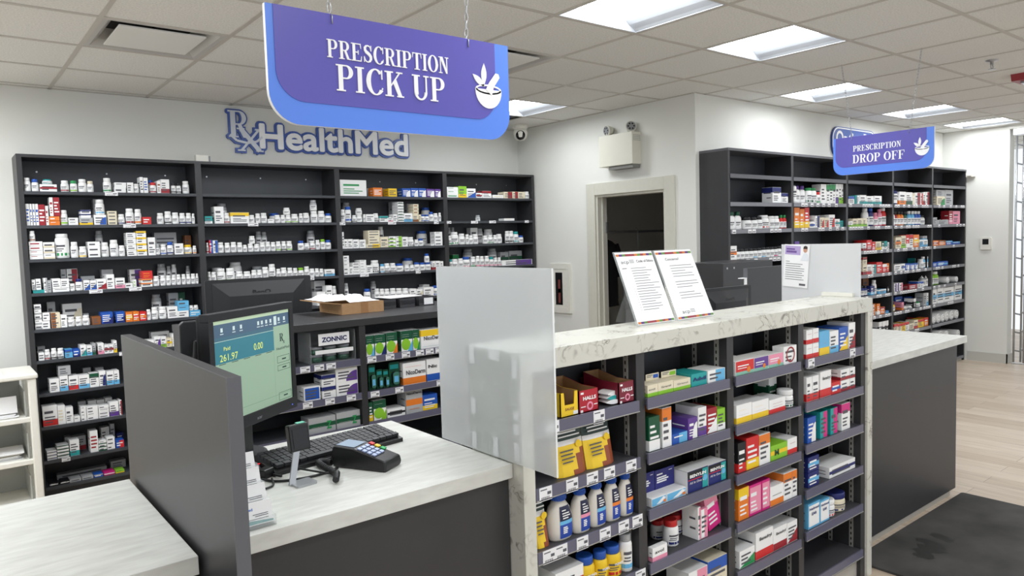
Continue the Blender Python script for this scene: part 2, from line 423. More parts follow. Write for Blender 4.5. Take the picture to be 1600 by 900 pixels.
LENS = mat('light_lens', (247,251,255), .4, emit=LIGHT_STRENGTH)
REFL = mat('light_reflector', (236,236,234), .35)
BAFF = mat('light_baffle', (150,153,157), .4)
def ceiling_light(i, j, label, first=[None]):
    x, y = GX+(i+.5)*T, GY-(j+.5)*T
    if first[0] is None:
        t = thing('ceiling_light', label, 'ceiling light', (x, y, CH), 0, 'square recessed ceiling lights')
        h = T/2-.012
        f = MB()
        for s in (-1, 1):
            f.box(s*h, s*(h-.006), -h, h, -.003, .08, BAFF); f.box(-h+.006, h-.006, s*h, s*(h-.006), -.003, .08, BAFF)
        f.box(-h, h, -h, h, .085, .095, REFL).build('housing', t)
        prof = [(h-.006, .0), (.27, .012), (.235, .03), (.205, .052), (.185, .08)]
        for s in (-1, 1):
            r = MB(); k = h-.006
            for p, q in zip(prof, prof[1:]):
                r.face([(s*p[0], -k, p[1]), (s*p[0], k, p[1]), (s*q[0], k, q[1]), (s*q[0], -k, q[1])], BAFF, True)
            r.build('reflector', t)
        l = MB(); n = 10; k = h-.008
        pts = [(-.185+.37*q/n, .06-.045*math.sin(math.pi*q/n)) for q in range(n+1)]
        for p, q in zip(pts, pts[1:]): l.face([(p[0], -k, p[1]), (p[0], k, p[1]), (q[0], k, q[1]), (q[0], -k, q[1])], LENS, True)
        l.build('lens', t)
        first[0] = t
    else:
        t = first[0].copy(); COL.objects.link(t); t.location = (x, y, CH); t['label'] = label
        for ch in first[0].children:
            q = ch.copy(); COL.objects.link(q); q.parent = t
    return t
LL = ['square ceiling light nearest the large hanging sign, at the top edge', 'second square ceiling light from the large hanging sign, nearer the door corner',
      'ceiling light just left of the hanging chains of the drop off sign', 'ceiling light over the drop off sign between its chains', 'farthest ceiling light above the end wall beside the metal gate',
      'ceiling light half hidden behind the large sign, over the back wall corner',
      'ceiling light wholly behind the large sign, nearer the back shelving', 'ceiling light wholly behind the large sign, nearer the sign']
LL += ['square ceiling light out of frame over the shop floor' for _ in LIGHTS[8:]]
for (i, j), l in zip(LIGHTS, LL): ceiling_light(i, j, l)

PLAQ = mat('vent_paint', (232,232,228), .45)
PANM = mat('vent_pan_paint', (190,189,185), .45)
BLK = mat('duct_black', (18,18,20), .8)
def vent(i, j, label):
    t = thing('ceiling_vent', label, 'air vent', (GX+(i+.5)*T, GY-(j+.5)*T, CH), 0, 'square plaque air vents')
    h = T/2-.012
    f = MB(); P = [(h, -.003), (h-.025, -.002), (h-.06, .03), (h-.09, .085)]
    for (r0, z0), (r1, z1) in zip(P, P[1:]):
        for k in range(4):
            a = [(-1,-1),(1,-1),(1,1),(-1,1)]; (ax, ay), (bx, by) = a[k], a[(k+1) % 4]
            f.face([(ax*r0, ay*r0, z0), (bx*r0, by*r0, z0), (bx*r1, by*r1, z1), (ax*r1, ay*r1, z1)], PANM)
    f.build('pan', t)
    MB().box(-h+.05, h-.05, -h+.05, h-.05, .087, .095, BLK).build('neck', t)
    MB().box(-.21, .21, -.21, .21, -.006, .004, PLAQ).box(-.01, .01, -.01, .01, .004, .087, BLK).build('plaque', t, bevel=.003)
vent(0, 1, 'square plaque air vent in the ceiling left of the large sign')
vent(3, 2, 'square plaque air vent peeking out right of the large sign')
t = thing('return_air_grille', 'dark return air grille in the ceiling above the corner camera', 'air vent', (GX+5.5*T, GY+.5*T, CH))
q = MB(); h = T/2-.012
q.box(-h, h, -h, h, .05, .06, BLK)
for k in range(4):
    a = [(-1,-1),(1,-1),(1,1),(-1,1)]; (ax, ay), (bx, by) = a[k], a[(k+1) % 4]
    q.face([(ax*h, ay*h, 0), (bx*h, by*h, 0), (bx*h, by*h, .055), (ax*h, ay*h, .055)], BLK)
q.build('duct', t)
s_ = MB(); gm = mat('grille_grey', (126,128,130), .5)
for k in range(24): s_.obox((0, -h+.012+k*(2*h-.024)/23, .014), (h, 0, 0), (0, .009, .006), (0, -.0006, .0009), gm)
s_.build('louvre', t)

# ------------------------------------------------------------------ shelving
ORD = ['', 'first', 'second', 'third', 'fourth', 'fifth', 'sixth', 'seventh', 'eighth', 'ninth', 'tenth', 'eleventh', 'twelfth', 'thirteenth', 'fourteenth', 'fifteenth', 'sixteenth', 'seventeenth', 'eighteenth', 'nineteenth', 'twentieth', 'twenty-first', 'twenty-second', 'twenty-third', 'twenty-fourth', 'twenty-fifth']
class Unit: pass
# wall shelving under the shop's logo
YF = 5.655
bx = [at(24,240,Y,YF).x, at(308.5,255,Y,YF).x, at(526,270,Y,YF).x, at(694.5,276,Y,YF).x, at(834,280,Y,YF).x]
bz = [1.62+1.016*k for k in (.388,.17,-.048,-.267,-.503,-.707,-.925,-1.144,-1.369)] + [.05]
btop = 1.62+1.016*.632
BU = Unit(); BU.yf = YF; BU.yb = YB-.025; BU.z = [z+.009 for z in bz]; BU.x = bx; BU.top = btop; BU.name = 'back-wall'
t = thing('wall_shelving', 'long dark grey wall shelving of four bays under the blue wall logo', 'shelving', (bx[0], YF, 0))
BU.root = t
def L(x, y, z, o=t): return x-o.location.x, y-o.location.y, z-o.location.z
def lbox(root, name, x0, x1, y0, y1, z0, z1, mt, par=None, bevel=0):
    l = root.location
    return MB().box(x0-l.x, x1-l.x, y0-l.y, y1-l.y, z0-l.z, z1-l.z, mt).build(name, par or root, bevel=bevel)
for k, x in enumerate(bx):
    if k in (0, 4): lbox(t, 'side_panel', x+(.0 if k == 0 else -.03), x+(.03 if k == 0 else 0), YF, YB-.001, 0, btop-.02, DARK)
    else: lbox(t, 'side_panel', x-.022, x+.022, YF, YB-.01, 0, btop-.02, DARK)
lbox(t, 'top_panel', bx[0], bx[4], YF-.002, YB-.001, btop-.02, btop, DARK)
lbox(t, 'back_panel', bx[0]+.03, bx[4]-.03, YB-.02, YB-.003, .0, btop-.02, DARKIN)
scr = MB()
for k in range(4):
    for fx in (.12, .5, .85): scr.lathe([(.006, -.003), (.006, 0)], METAL, 8, (bx[k]+(bx[k+1]-bx[k])*fx-t.location.x, YB-.0205-t.location.y, btop-.09), axis='Y')
scr.build('screw', t)
lbox(t, 'kick_board', bx[0]+.03, bx[4]-.03, YF+.02, YF+.035, 0, bz[-1]-.011, DARK)
for k in range(4):
    for z in bz:
        a, b = bx[k]+(.03 if k == 0 else .022), bx[k+1]-(.03 if k == 3 else .022)
        lbox(t, 'shelf_board', a, b, YF+.002, YB-.02, z-.011, z+.009, DARKIN)
def tag_label(root, par, x, yf, z, w, h, y_tilt=0):
    m_ = MB(); m_.box(-w/2, w/2, -.0015, 0, 0, h, PLATE)
    m_.rect(-w*.42, w*.1, h*.78, h*.86, -.0018, INK); m_.rect(w*.12, w*.42, h*.42, h*.64, -.0018, INK)
    for q in range(9): m_.rect(-w*.36+q*w*.075, -w*.36+q*w*.075+w*.04, h*.1, h*.3, -.0018, INK)
    return m_.build('price_label', par, (x-root.location.x, yf-root.location.y, z-root.location.z))
for k, s, fx in ((0,0,.48),(0,1,.57),(0,3,.36),(0,3,.58),(1,1,.35),(1,3,.03),(1,3,.76),(2,1,.03),(2,1,.47),(2,1,.9),(2,3,.2),(2,3,.7),(3,1,.03),(3,1,.3),(3,1,.5),(3,1,.9),(0,8,.14),(0,5,.5)):
    tag_label(t, t, bx[k]+(bx[k+1]-bx[k])*fx, YF+.0015, bz[s]-.014, .05 if fx < .2 or fx > .6 else .08, .026)

# shelving along the optical wall
OF = 3.399
OU = Unit(); OU.yf = OF; OU.yb = YO-.02; OU.z = [2.08, 1.858, 1.64, 1.40, 1.163, .95, .74, .512, .285, .06]; OU.top = 2.282; OU.name = 'drop-off'
OU.x = [4.913, 5.846, 6.805, 7.765, 8.735, 9.69]
t = thing('wall_shelving', 'dark wall shelving of five bays behind the drop off sign', 'shelving', (OU.x[0], OF, 0)); OU.root = t
EDGE = mat('edge_banding', (92,93,98), .4)
for k, x in enumerate(OU.x):
    x0, x1 = (x, x+.025) if k == 0 else (x-.025, x) if k == 5 else (x-.018, x+.018)
    lbox(t, 'side_panel', x0, x1, OF, YO-.002, 0, OU.top-.02, DARK)
lbox(t, 'top_panel', OU.x[0], OU.x[5], OF-.002, YO-.002, OU.top-.02, OU.top, EDGE)
lbox(t, 'back_panel', OU.x[0]+.025, OU.x[5]-.025, YO-.018, YO-.004, 0, OU.top-.02, DARKIN)
lbox(t, 'kick_board', OU.x[0]+.025, OU.x[5]-.025, OF+.02, OF+.035, 0, .04, BB)
random.seed(5)
for k in range(5):
    for n, z in enumerate(OU.z):
        a, b = OU.x[k]+(.025 if k == 0 else .018), OU.x[k+1]-(.025 if k == 4 else .018)
        sh = lbox(t, 'shelf_board', a, b, OF+.004, YO-.018, z-.02, z, DARKIN)
        m_ = MB(); l = t.location
        m_.box(a-l.x, b-l.x, -.004, .004, z-.031, z+.001, RAILG if n else EDGE)
        if n >= (2 if k == 0 else 1) and not (k == 4 and n > 6):
            q = a+.02
            while q < b-.06:
                if random.random() < (.75 if k < 4 else .4):
                    m_.rect(q-l.x, q+.05-l.x, z-.03, z, -.0044, PLATE)
                    m_.rect(q+.006-l.x, q+.044-l.x, z-.024, z-.016, -.0047, INK)
                q += random.choice((.056, .06, .1, .13))
        m_.build('price_rail', sh)

# ------------------------------------------------------------------ marble-topped shelf gondola
GF, GB, GT = 1.556, 1.80, 1.303
GU = Unit(); GU.yf = GF; GU.yb = GB-.02; GU.name = 'marble-counter'
GU.x = [1.311, 1.776, 2.268, 2.757, 3.25]
GU.z = [[1.085,.899,.711,.526,.30],[1.085,.901,.711,.528,.30],[1.085,.902,.713,.529,.342,.14],[1.086,.904,.728,.536,.357,.142]]
t = thing('shelf_gondola', 'marble-topped shelf unit full of boxed remedies, in front of the dispensary', 'shelf unit', (1.265, GF, 0)); GU.root = t
lbox(t, 'marble_top', 1.265, 3.355, GF, GB, GT-.062, GT, MARBLE, bevel=.0015)
lbox(t, 'marble_leg', 1.265, 1.309, GF, GB, 0, GT-.062, MARBLE, bevel=.0015)
lbox(t, 'marble_leg', 3.31, 3.355, GF, GB, 0, GT-.062, MARBLE, bevel=.0015)
lbox(t, 'back_panel', 1.309, 3.31, GB-.02, GB-.002, 0, GT-.062, DARKIN)
for x in GU.x[1:4]: lbox(t, 'divider', x-.02, x+.02, GF+.012, GB-.02, .0, GT-.062, DARK)
lbox(t, 'divider', 3.27, 3.31, GF+.012, GB-.02, 0, GT-.062, DARK)
lbox(t, 'plinth', 1.309, 3.31, GF+.03, GF+.045, 0, .075, mat('plinth_grey', (178,174,166), .5))
for k in range(1, 5):
    x = (GU.x[k] if k < 4 else 3.29)-.02
    for y in (GF+.055, GF+.155):
        st = MB().box(-.004, 0, -.009, .009, .08, GT-.065, SLOT)
        for q in range(46): st.rect(0, 0, 0, 0, 0, SLOT) if False else st.srect(-.003, .003, .1+q*.025, .112+q*.025, -.0043, BLK)
        st.build('slotted_strip', t, (x-t.location.x, y-GF, 0))
G_LABELS = {(0,0):(1.38,1.57),(0,1):(1.345,1.45,1.535,1.61,1.71),(0,2):(1.352,1.40,1.487,1.585,1.67,1.735),(0,3):(1.36,1.745),(3,0):(2.815,3.165)}
for k in range(4):
    a, b = GU.x[k]+(.0 if k == 0 else .02), (GU.x[k+1]-.02 if k < 3 else 3.27)
    for n, z in enumerate(GU.z[k]):
        sh = lbox(t, 'shelf_board', a, b, GF+.008, GB-.02, z-.018, z, mat('shelf_steel', (66,66,70), .5))
        l = t.location
        MB().box(a-l.x, b-l.x, .0, .006, z-.032, z+.003, RAIL).box(a-l.x, b-l.x, -.002, .001, z-.034, z-.031, SLOT).build('price_rail', sh)
        for x in G_LABELS.get((k, n), ()): tag_label(t, sh, x, GF-.0005, z-.036, .048, .04)

# ------------------------------------------------------------------ low dispensary cabinet facing the counter
LF = 3.5
LU = Unit(); LU.yf = LF; LU.yb = LF+.28; LU.name = 'low-cabinet'; LU.x = [.98, 1.77, 2.60]; LU.z = [[1.008,.825,.652,.45],[1.012,.822,.658,.45]]
t = thing('low_cabinet', 'low charcoal cabinet with open shelves behind the pickup counter', 'cabinet', (.98, LF, 0)); LU.root = t
lbox(t, 'worktop', .98, 2.62, LF-.004, 4.12, 1.185, 1.222, DARK, bevel=.002)
for x in (.98, 1.752, 2.584): lbox(t, 'side_panel', x, x+.036, LF, 4.1, 0, 1.185, DARK)
lbox(t, 'back_panel', 1.016, 2.584, LF+.28, LF+.296, 0, 1.185, DARKIN)
for k, (a, b) in enumerate(((1.016, 1.752), (1.788, 2.584))):
    for n, z in enumerate(LU.z[min(k, 1)]):
        sh = lbox(t, 'shelf_board', a, b, LF+.008, LF+.28, z-.018, z, DARKIN)
        l = t.location
        MB().box(a-l.x, b-l.x, .0, .006, z-.032, z+.003, RAIL).box(a-l.x, b-l.x, -.002, .001, z-.034, z-.031, SLOT).build('price_rail', sh)
        P = {(0,0):(1.445,1.52,1.585),(0,1):(1.45,1.57,1.69),(1,0):(1.82,1.93,2.03,2.12,2.185,2.25),(1,1):(1.83,1.98,2.25)}.get((k, n), ())
        for x in P: tag_label(t, sh, x, LF-.0005, z-.034, .052, .034)

t = thing('work_desk', 'dark work desk hidden behind the low cabinet, carrying the wide monitor', 'desk', (1.1, 4.14, 0))
lbox(t, 'desk_top', 1.1, 2.6, 4.14, 4.72, .945, .975, DARK)
for x in (1.1, 2.57): lbox(t, 'side_panel', x, x+.03, 4.16, 4.70, 0, .945, DARK)

# ------------------------------------------------------------------ products
def lines(mb, x0, x1, z0, z1, y, mt, n, rnd):
    if n <= 0: return
    for q in range(n):
        z = z1-(q+.5)*(z1-z0)/n; h = (z1-z0)/n*.22; w = (x1-x0)*rnd.uniform(.5, 1)
        mb.rect(x0, x0+w, z-h, z+h, y, mt)
def carton_mesh(w, d, h, body, acc, sty, rnd, words=()):
    """a folded carton: base centre of the front face at the origin, front facing -Y"""
    m_ = MB(); B = pm(body); A = pm(acc) if acc else B; e = .0005
    ink = WHT if body in 'kUGrupRmo' else INK
    if sty == 'x': ink = A
    m_.box(-w/2, w/2, 0, d, 0, h, B)
    x0, x1 = -w/2, w/2
    def band(z0, z1, mt):
        m_.rect(x0, x1, z0, z1, -e, mt); m_.srect(0, d, z0, z1, x0-e, mt)
    if acc and acc not in 'k' and acc != body or acc == 'k' and sty:
        if sty == 't': band(h*.66, h*.985, A)
        elif sty == 'b': band(h*.015, h*.32, A)
        elif sty == 'm': m_.rect(x0, x1, h*.35, h*.62, -e, A)
        elif sty == 'r': m_.rect(x0+w*.45, x1-w*.02, h*.02, h*.98, -e, A)
        elif sty == 'l': m_.rect(x0+w*.02, x0+w*.5, h*.02, h*.98, -e, A); m_.srect(0, d, h*.02, h*.98, x0-e, A)
        elif sty == 'f': m_.rect(x0+w*.06, x1-w*.06, h*.08, h*.92, -e, A)
        elif sty == 'd': m_.face([(x0, -e, h*.02), (x1, -e, h*.02), (x1, -e, h*.62)], A)
        elif sty == 'c':
            m_.face([(x1-w*.02-w*.52*math.cos(math.radians(q*10)), -e, h*.02+h*.75*math.sin(math.radians(q*10))) for q in range(10)]+[(x1-w*.02, -e, h*.02)], A)
        elif sty == 'g':      # green gum carton: dark lid, lime blob, tinted corner
            m_.rect(x0, x1, h*.58, h, -e, pm('G')); m_.srect(0, d, h*.02, h*.98, x0-e, pm('G'))
            m_.lathe([(.0, -2*e), (1, -2*e)], pm('l'), 12, (x0+w*.42, 0, h*.34), sx=w*.42, sy=h*.28, axis='Y', cap=False)
            m_.face([(x1, -3*e, 0), (x1, -3*e, h*.5), (x1-w*.45, -3*e, 0)], A)
    if words:
        for st, fx, fz, fh, fw, col, bold in words:
            m_.text(st, x0+w*fx, h*fz, h*fh, -4*e, pm(col) if col != '#' else INK, width=w*fw, bold=bold)
    else:
        n = max(1, min(4, int(h/.018)))
        big = rnd.random() < .5
        if big: m_.rect(x0+w*.12, x0+w*rnd.uniform(.55, .85), h*.62, h*.74, -2*e, ink); lines(m_, x0+w*.12, x1-w*.1, h*.12, h*.5, -2*e, ink, n-1, rnd)
        else: lines(m_, x0+w*.1, x1-w*.1, h*.15, h*.8, -2*e, ink, n, rnd)
    for q in range(2):
        if h > .03: m_.srect(d*.15, d*rnd.uniform(.5, .85), h*(.3+.3*q), h*(.36+.3*q), x0-2*e, ink)
    m_.rect(x0, x1, h-.001, h, -e*.5, B)
    return m_
CACHE = {}
RND = random.Random(11)
LABELS = []                       # (object, key, look, x, place phrase)
def quant(v, q=.004): return max(q, round(v/q)*q)

def carton(x, y, z, w, d, h, body='w', acc='k', sty='', words=(), name='medicine_carton', rot=0, tilt=None):
    w, h, d = quant(w), quant(h), quant(d, .01)
    key = (name, w, d, h, body, acc, sty, words, RND.randrange(3) if not words else 0)
    if key not in CACHE: CACHE[key] = carton_mesh(w-.001, d, h-.0005, body, acc, sty, random.Random(str(key)), words).mesh(name)
    o = bpy.data.objects.new(name, CACHE[key]); COL.objects.link(o); o.location = (x, y, z+.0007); o.rotation_euler = (0, 0, rot)
    if tilt: o.rotation_euler = tilt
    return o
def add_part(root, name, key, fn, loc=(0,0,0)):
    if key not in CACHE: CACHE[key] = fn().mesh(name)
    o = bpy.data.objects.new(name, CACHE[key]); COL.objects.link(o); o.parent = root; o.location = loc
    return o
def bottle(x, y, z, w, h, body='w', cap='w', lab='', name='pill_bottle', kind='b'):
    """y is the front of the bottle"""
    w, h = quant(w, .003), quant(h); r = w/2-.0006; h -= .0004
    root = bpy.data.objects.new(name, None); COL.objects.link(root); root.empty_display_size = .02; root.location = (x, y+r, z+.0007)
    ch = min(.024, h*.24) if kind == 'b' else min(.03, h*.2)
    if kind == 'j': ch = h*.3
    bh = h-ch
    rn = r*(.78 if kind == 'b' else .45); rc = r*(.84 if kind == 'b' else .5)
    if kind == 'j': rn, rc = r*.9, r*.98
    sh = min(bh*.2, r*.55) if kind != 'f' else bh*.28
    seg = 16; sy = .62 if kind == 'f' else 1
    def fb():
        m_ = MB(); prof = [(r*.9, 0), (r, r*.12), (r, bh-sh-.001)]
        for q in (1, 2, 3, 4):
            a = q/4*math.pi/2; prof.append((rn+(r-rn)*math.cos(a), bh-sh+sh*math.sin(a)-.001))
        prof.append((rn, bh))
        return m_.lathe(prof, pm(body), seg, sy=sy)
    def fc():
        m_ = MB()
        if kind == 'd': return m_.lathe([(rc, bh), (rc, bh+ch*.4), (rc*.45, bh+ch*.5), (rc*.3, h)], pm(cap), 12)
        m_.lathe([(rc, bh-.001), (rc, bh+ch*.9), (rc*.92, h)], pm(cap), seg)
        for q in range(3): m_.lathe([(rc*1.015, bh+ch*(.15+.25*q)), (rc*1.015, bh+ch*(.27+.25*q))], pm(cap), seg, cap=False)
        return m_
    def fl():
        m_ = MB(); rr = r+.0005; z0, z1 = bh*.1, bh-sh-bh*.08; LM = pm(lab[0]) if lab else PAPER
        m_.lathe([(rr, z0), (rr, z1)], LM, seg, sy=sy, cap=False)
        rd = random.Random(key_l); ink = WHT if lab and lab[0] in 'kUGrupRmK' else INK
        def patch(a0, a1, q0, q1, mt, k=1.0):
            n = 4
            for u in range(n):
                b0, b1 = a0+(a1-a0)*u/n, a0+(a1-a0)*(u+1)/n; R2 = rr+.0006*k+.0004
                m_.face([(R2*math.cos(b0), R2*sy*math.sin(b0), q0), (R2*math.cos(b1), R2*sy*math.sin(b1), q0), (R2*math.cos(b1), R2*sy*math.sin(b1), q1), (R2*math.cos(b0), R2*sy*math.sin(b0), q1)], mt)
        zz = z1-z0
        patch(-2.6, -1.3, z0+zz*.68, z0+zz*.82, ink); patch(-2.5, -1.5, z0+zz*.5, z0+zz*.57, ink); patch(-2.6, -rd.uniform(1.3, 1.8), z0+zz*.36, z0+zz*.42, ink)
        if len(lab) > 1: patch(-3.0, -.6, z0+zz*.04, z0+zz*.24, pm(lab[1]))
        return m_
    key_l = str((kind, w, h, lab))
    add_part(root, 'body', ('bb', kind, w, h, body), fb)
    add_part(root, 'cap', ('bc', kind, w, h, cap), fc)
    add_part(root, 'wrap_label', ('bl', kind, w, h, lab), fl)
    return root
def roll(x, y, z, r, ln, name='bandage_roll', cap='w'):
    """a wrapped roll lying with its round end to the front-left"""
    m_ = MB().lathe([(r*.3, 0), (r*.92, .0), (r, .006), (r, ln-.006), (r*.92, ln)], pm('w'), 18, axis='Y')
    m_.lathe([(r*.62, -.0006), (r*.8, -.0006)], pm('s'), 18, axis='Y', cap=False)
    m_.lathe([(0.0001, -.001), (r*.2, -.001)], pm('s'), 12, axis='Y', cap=False)
    o = m_.build(name, None, (x, y, z+r+.0007)); return o

CW = {k: v[1] for k, v in PAL.items()}
def look_of(kind, body, acc, sty, cap, lab):
    if kind == 'c':
        if sty == 'g': return 'green gum carton with a lime and '+CW[acc]+' front'
        if acc in ('', body) or (acc == 'k' and not sty): return CW[body]+' carton'
        ph = {'t': 'top', 'b': 'base', 'm': 'middle stripe', 'r': 'right half', 'l': 'left half', 'f': 'panel', 'd': 'corner', 'c': 'swoosh', 'x': 'print'}[sty or 't']
        return CW[body]+' carton with '+CW[acc]+' '+ph
    nm = {'b': 'pill bottle', 'f': 'slim bottle', 'd': 'dropper bottle', 'j': 'tub'}[kind]
    s = CW[cap]+'-capped '
    if lab and lab[-1] not in 'wsk': s += CW[lab[-1]]+'-labelled '
    return s+CW[body]+' '+nm
SHELFW = ['top', 'second', 'third', 'fourth', 'fifth', 'sixth', 'seventh', 'eighth', 'ninth', 'lowest']
GNAME = {'c': 'medicine_carton', 'b': 'pill_bottle', 'f': 'slim_bottle', 'd': 'dropper_bottle', 'j': 'tub', 'o': 'bandage_roll', 'h': 'blister_pack'}
CATS = {'c': 'medicine box', 'b': 'pill bottle', 'f': 'bottle', 'd': 'dropper bottle', 'j': 'tub', 'o': 'bandage roll'}
STY = 'xxxxxxxtbmrcdb'
def row(U, k, n, crop, spec, setback=.02):
    """stand the listed goods on shelf n of bay k; numbers are read off a view (x0, y0, scale) of the photograph"""
    cx, cyy, cs = crop
    zs = U.z[k][n] if isinstance(U.z[0], list) else U.z[n]
    zn = (U.z[k][n-1] if isinstance(U.z[0], list) else U.z[n-1]) if n else getattr(U, 'top', GT-.06)
    head = zn-.036-zs
    xa, xb = U.x[k]+.034, U.x[k+1]-.034
    if U.name == 'marble-counter': xa = U.x[k]+(.006 if k == 0 else .024)
    dep = U.yb-U.yf
    items = []
    for tok in spec.split():
        f = tok.split(','); kind = f[0][0]; p0, p1 = map(float, f[0][1:].split('-')); pt = float(f[1])
        cols, sty, cnt, base, back = '', '', 1, None, False
        for q in f[2:]:
            if q[0] == '^': base = float(q[1:])
            elif q == '<': back = True
            elif q[0] == 'n' and q[1:].isdigit(): cnt = int(q[1:])
            elif q[0] == '.': sty = q[1:]
            else: cols = q
        yp = U.yf+setback+(dep*.55 if back else 0)
        px0, px1, pyt = cx+p0/cs, cx+p1/cs, cyy+pt/cs
        a, b = at(px0, pyt+8, Y, yp), at(px1, pyt+8, Y, yp)
        top = at((px0+px1)/2, pyt, Y, yp).z
        bz_ = None
        if base is not None: bz_ = at((px0+px1)/2, cyy+base/cs, Y, yp).z
        items.append(dict(kind=kind, x0=a.x, x1=b.x, top=top, bz=bz_, cols=cols, sty=sty, n=cnt, back=back, y=yp))
    for it in items: it['x0'] = max(it['x0'], xa); it['x1'] = min(max(it['x1'], it['x0']+.012), xb); it['x0'] = min(it['x0'], it['x1']-.012)
    def untangle(group):
        group.sort(key=lambda i: i['x0']+i['x1'])
        for p, q in zip(group, group[1:]):
            if p['x1'] > q['x0']-.001:
                mid = (p['x1']+q['x0'])/2; p['x1'] = mid-.0006; q['x0'] = mid+.0006
        for i in group:
            if i['x1']-i['x0'] < .01: i['dead'] = True
    front = [i for i in items if not i['back'] and i['bz'] is None]
    back = [i for i in items if i['back']]
    ups = [i for i in items if not i['back'] and i['bz'] is not None]
    untangle(front); untangle(back)
    for i in front+back:
        i['z'] = zs
    fd = dep*.5-setback
    live = [i for i in front if not i.get('dead')]
    for i in live:
        w = i['x1']-i['x0']
        i['h'] = max(.02, min(i['top']-zs, head))
        i['d'] = min(fd, .105)*RND.uniform(.8, 1) if i['kind'] == 'c' else w
    ups.sort(key=lambda i: i['bz'])
    lev = []
    for i in ups:
        c = (i['x0']+i['x1'])/2; zz = zs; lv = 0; sup = None
        for j in live+lev:
            if j['x0']-.002 < c < j['x1']+.002 and j['z']+j['h'] > zz and j['z']+j['h'] < i['top']-.012: zz = j['z']+j['h']; lv = j.get('lv', 0)+j['n']; sup = j
        i['z'] = zz; i['lv'] = lv; i['h'] = max(.018, min(i['top']-zz, head-(zz-zs)))
        if sup is None: i['back'] = True; i['y'] = U.yf+setback+dep*.55; i['d'] = min(dep*.4, .08); continue
        for j in live+lev:              # never push into a neighbour that is as tall
            if j is sup or j['z']+j['h'] <= zz+.001 or j['z'] >= zz+i['h']: continue
            if j['x0'] < i['x1'] and j['x1'] > i['x0']:
                if (j['x0']+j['x1'])/2 < c: i['x0'] = max(i['x0'], j['x1']+.001)
                else: i['x1'] = min(i['x1'], j['x0']-.001)
        if i['x1']-i['x0'] < .012: i['dead'] = True; continue
        i['d'] = min(fd, .09) if i['kind'] == 'c' else i['x1']-i['x0']
        if i['kind'] == 'c' and sup['kind'] != 'c': i['d'] = min(i['d'], sup['x1']-sup['x0'])
        lev.append(i)
    for i in back:
        w = i['x1']-i['x0']; i['h'] = max(.02, min(i['top']-zs, head)); i['d'] = dep*.42-.03 if i['kind'] == 'c' else w; i.setdefault('lv', 0)
    for i in items:
        if i.get('dead') or 'h' not in i: continue
        w = i['x1']-i['x0']; x = (i['x0']+i['x1'])/2; kd = i['kind']; cols = i['cols']
        if kd == 'c':
            body = cols[0] if cols else 'w'; acc = cols[1] if len(cols) > 1 else 'k'; sty = i['sty']
            if not sty and acc not in ('k', body): sty = RND.choice(STY)
            h1 = i['h']/i['n']
            tlook = look_of('c', body, acc, sty, '', '')
            for q in range(i['n']):
                o = carton(x, i['y'], i['z']+q*h1, w, i['d'], h1-.0004, body, acc, sty, name='medicine_carton' if U is BU else 'remedy_carton')
                LABELS.append((o, tlook, x, i.get('lv', 0)+q, i['back'], U, k, n, 'c'))
        elif kd == 'o':
            r = min(w/2, i['h']/2); o = roll(x, i['y'], i['z'], r, min(dep-setback-.01, .2))
            LABELS.append((o, 'white wrapped roll', x, 0, i['back'], U, k, n, 'o'))
        else:
            cap, lab = 'w', ''
            body = 'w'
            if kd == 'b' or kd == 'j':
                if cols: cap = cols[0]; lab = cols[1] if len(cols) > 1 else ''
                if lab and lab not in 'ws': lab = 'w'+lab
                if cap == 's': cap = body = 's'; lab = ''
                elif lab == 's': lab = 'w'
            else:
                cap = cols[0] if cols else 'w'; body = cols[1] if len(cols) > 1 else 'w'; lab = ''
            w = min(w, dep*.42 if kd != 'f' else dep*.6)
            o = bottle(x, i['y'], i['z'], w, i['h'], body, cap, lab, GNAME[kd], kd)
            LABELS.append((o, look_of(kd, body, '', '', cap, lab), x, i.get('lv', 0), i['back'], U, k, n, kd))
TIER = ['', 'upper ', 'third-tier ', 'fourth-tier ', 'fifth-tier ', 'sixth-tier ', 'top-tier ', 'top-tier ', 'top-tier ']
def finish_labels():
    groups = {}
    for rec in LABELS:
        o, look, x, lv, back, U, k, n, kd = rec
        groups.setdefault((U.name, k, n, look, min(lv, 6), back), []).append(rec)
    for (un, k, n, look, lv, back), rs in groups.items():
        rs.sort(key=lambda r: r[2])
        nz = 10 if not isinstance(rs[0][5].z[0], list) else len(rs[0][5].z[k])
        sh = SHELFW[n] if n < nz-1 or nz < 6 else 'lowest'
        for q, r in enumerate(rs):
            core = ('rear ' if back else '')+TIER[lv]+look
            if len(rs) > 1: core = ORD[min(q+1, 25)]+' '+core+' from left'
            lab = '%s, %s shelf, %s %s bay' % (core, sh, ORD[k+1], un)
            tag(r[0], lab, 'remedy box' if r[8] == 'c' and un != 'back-wall' else CATS[r[8]], 'goods on the %s shelf of the %s %s bay' % (sh, ORD[k+1], un))

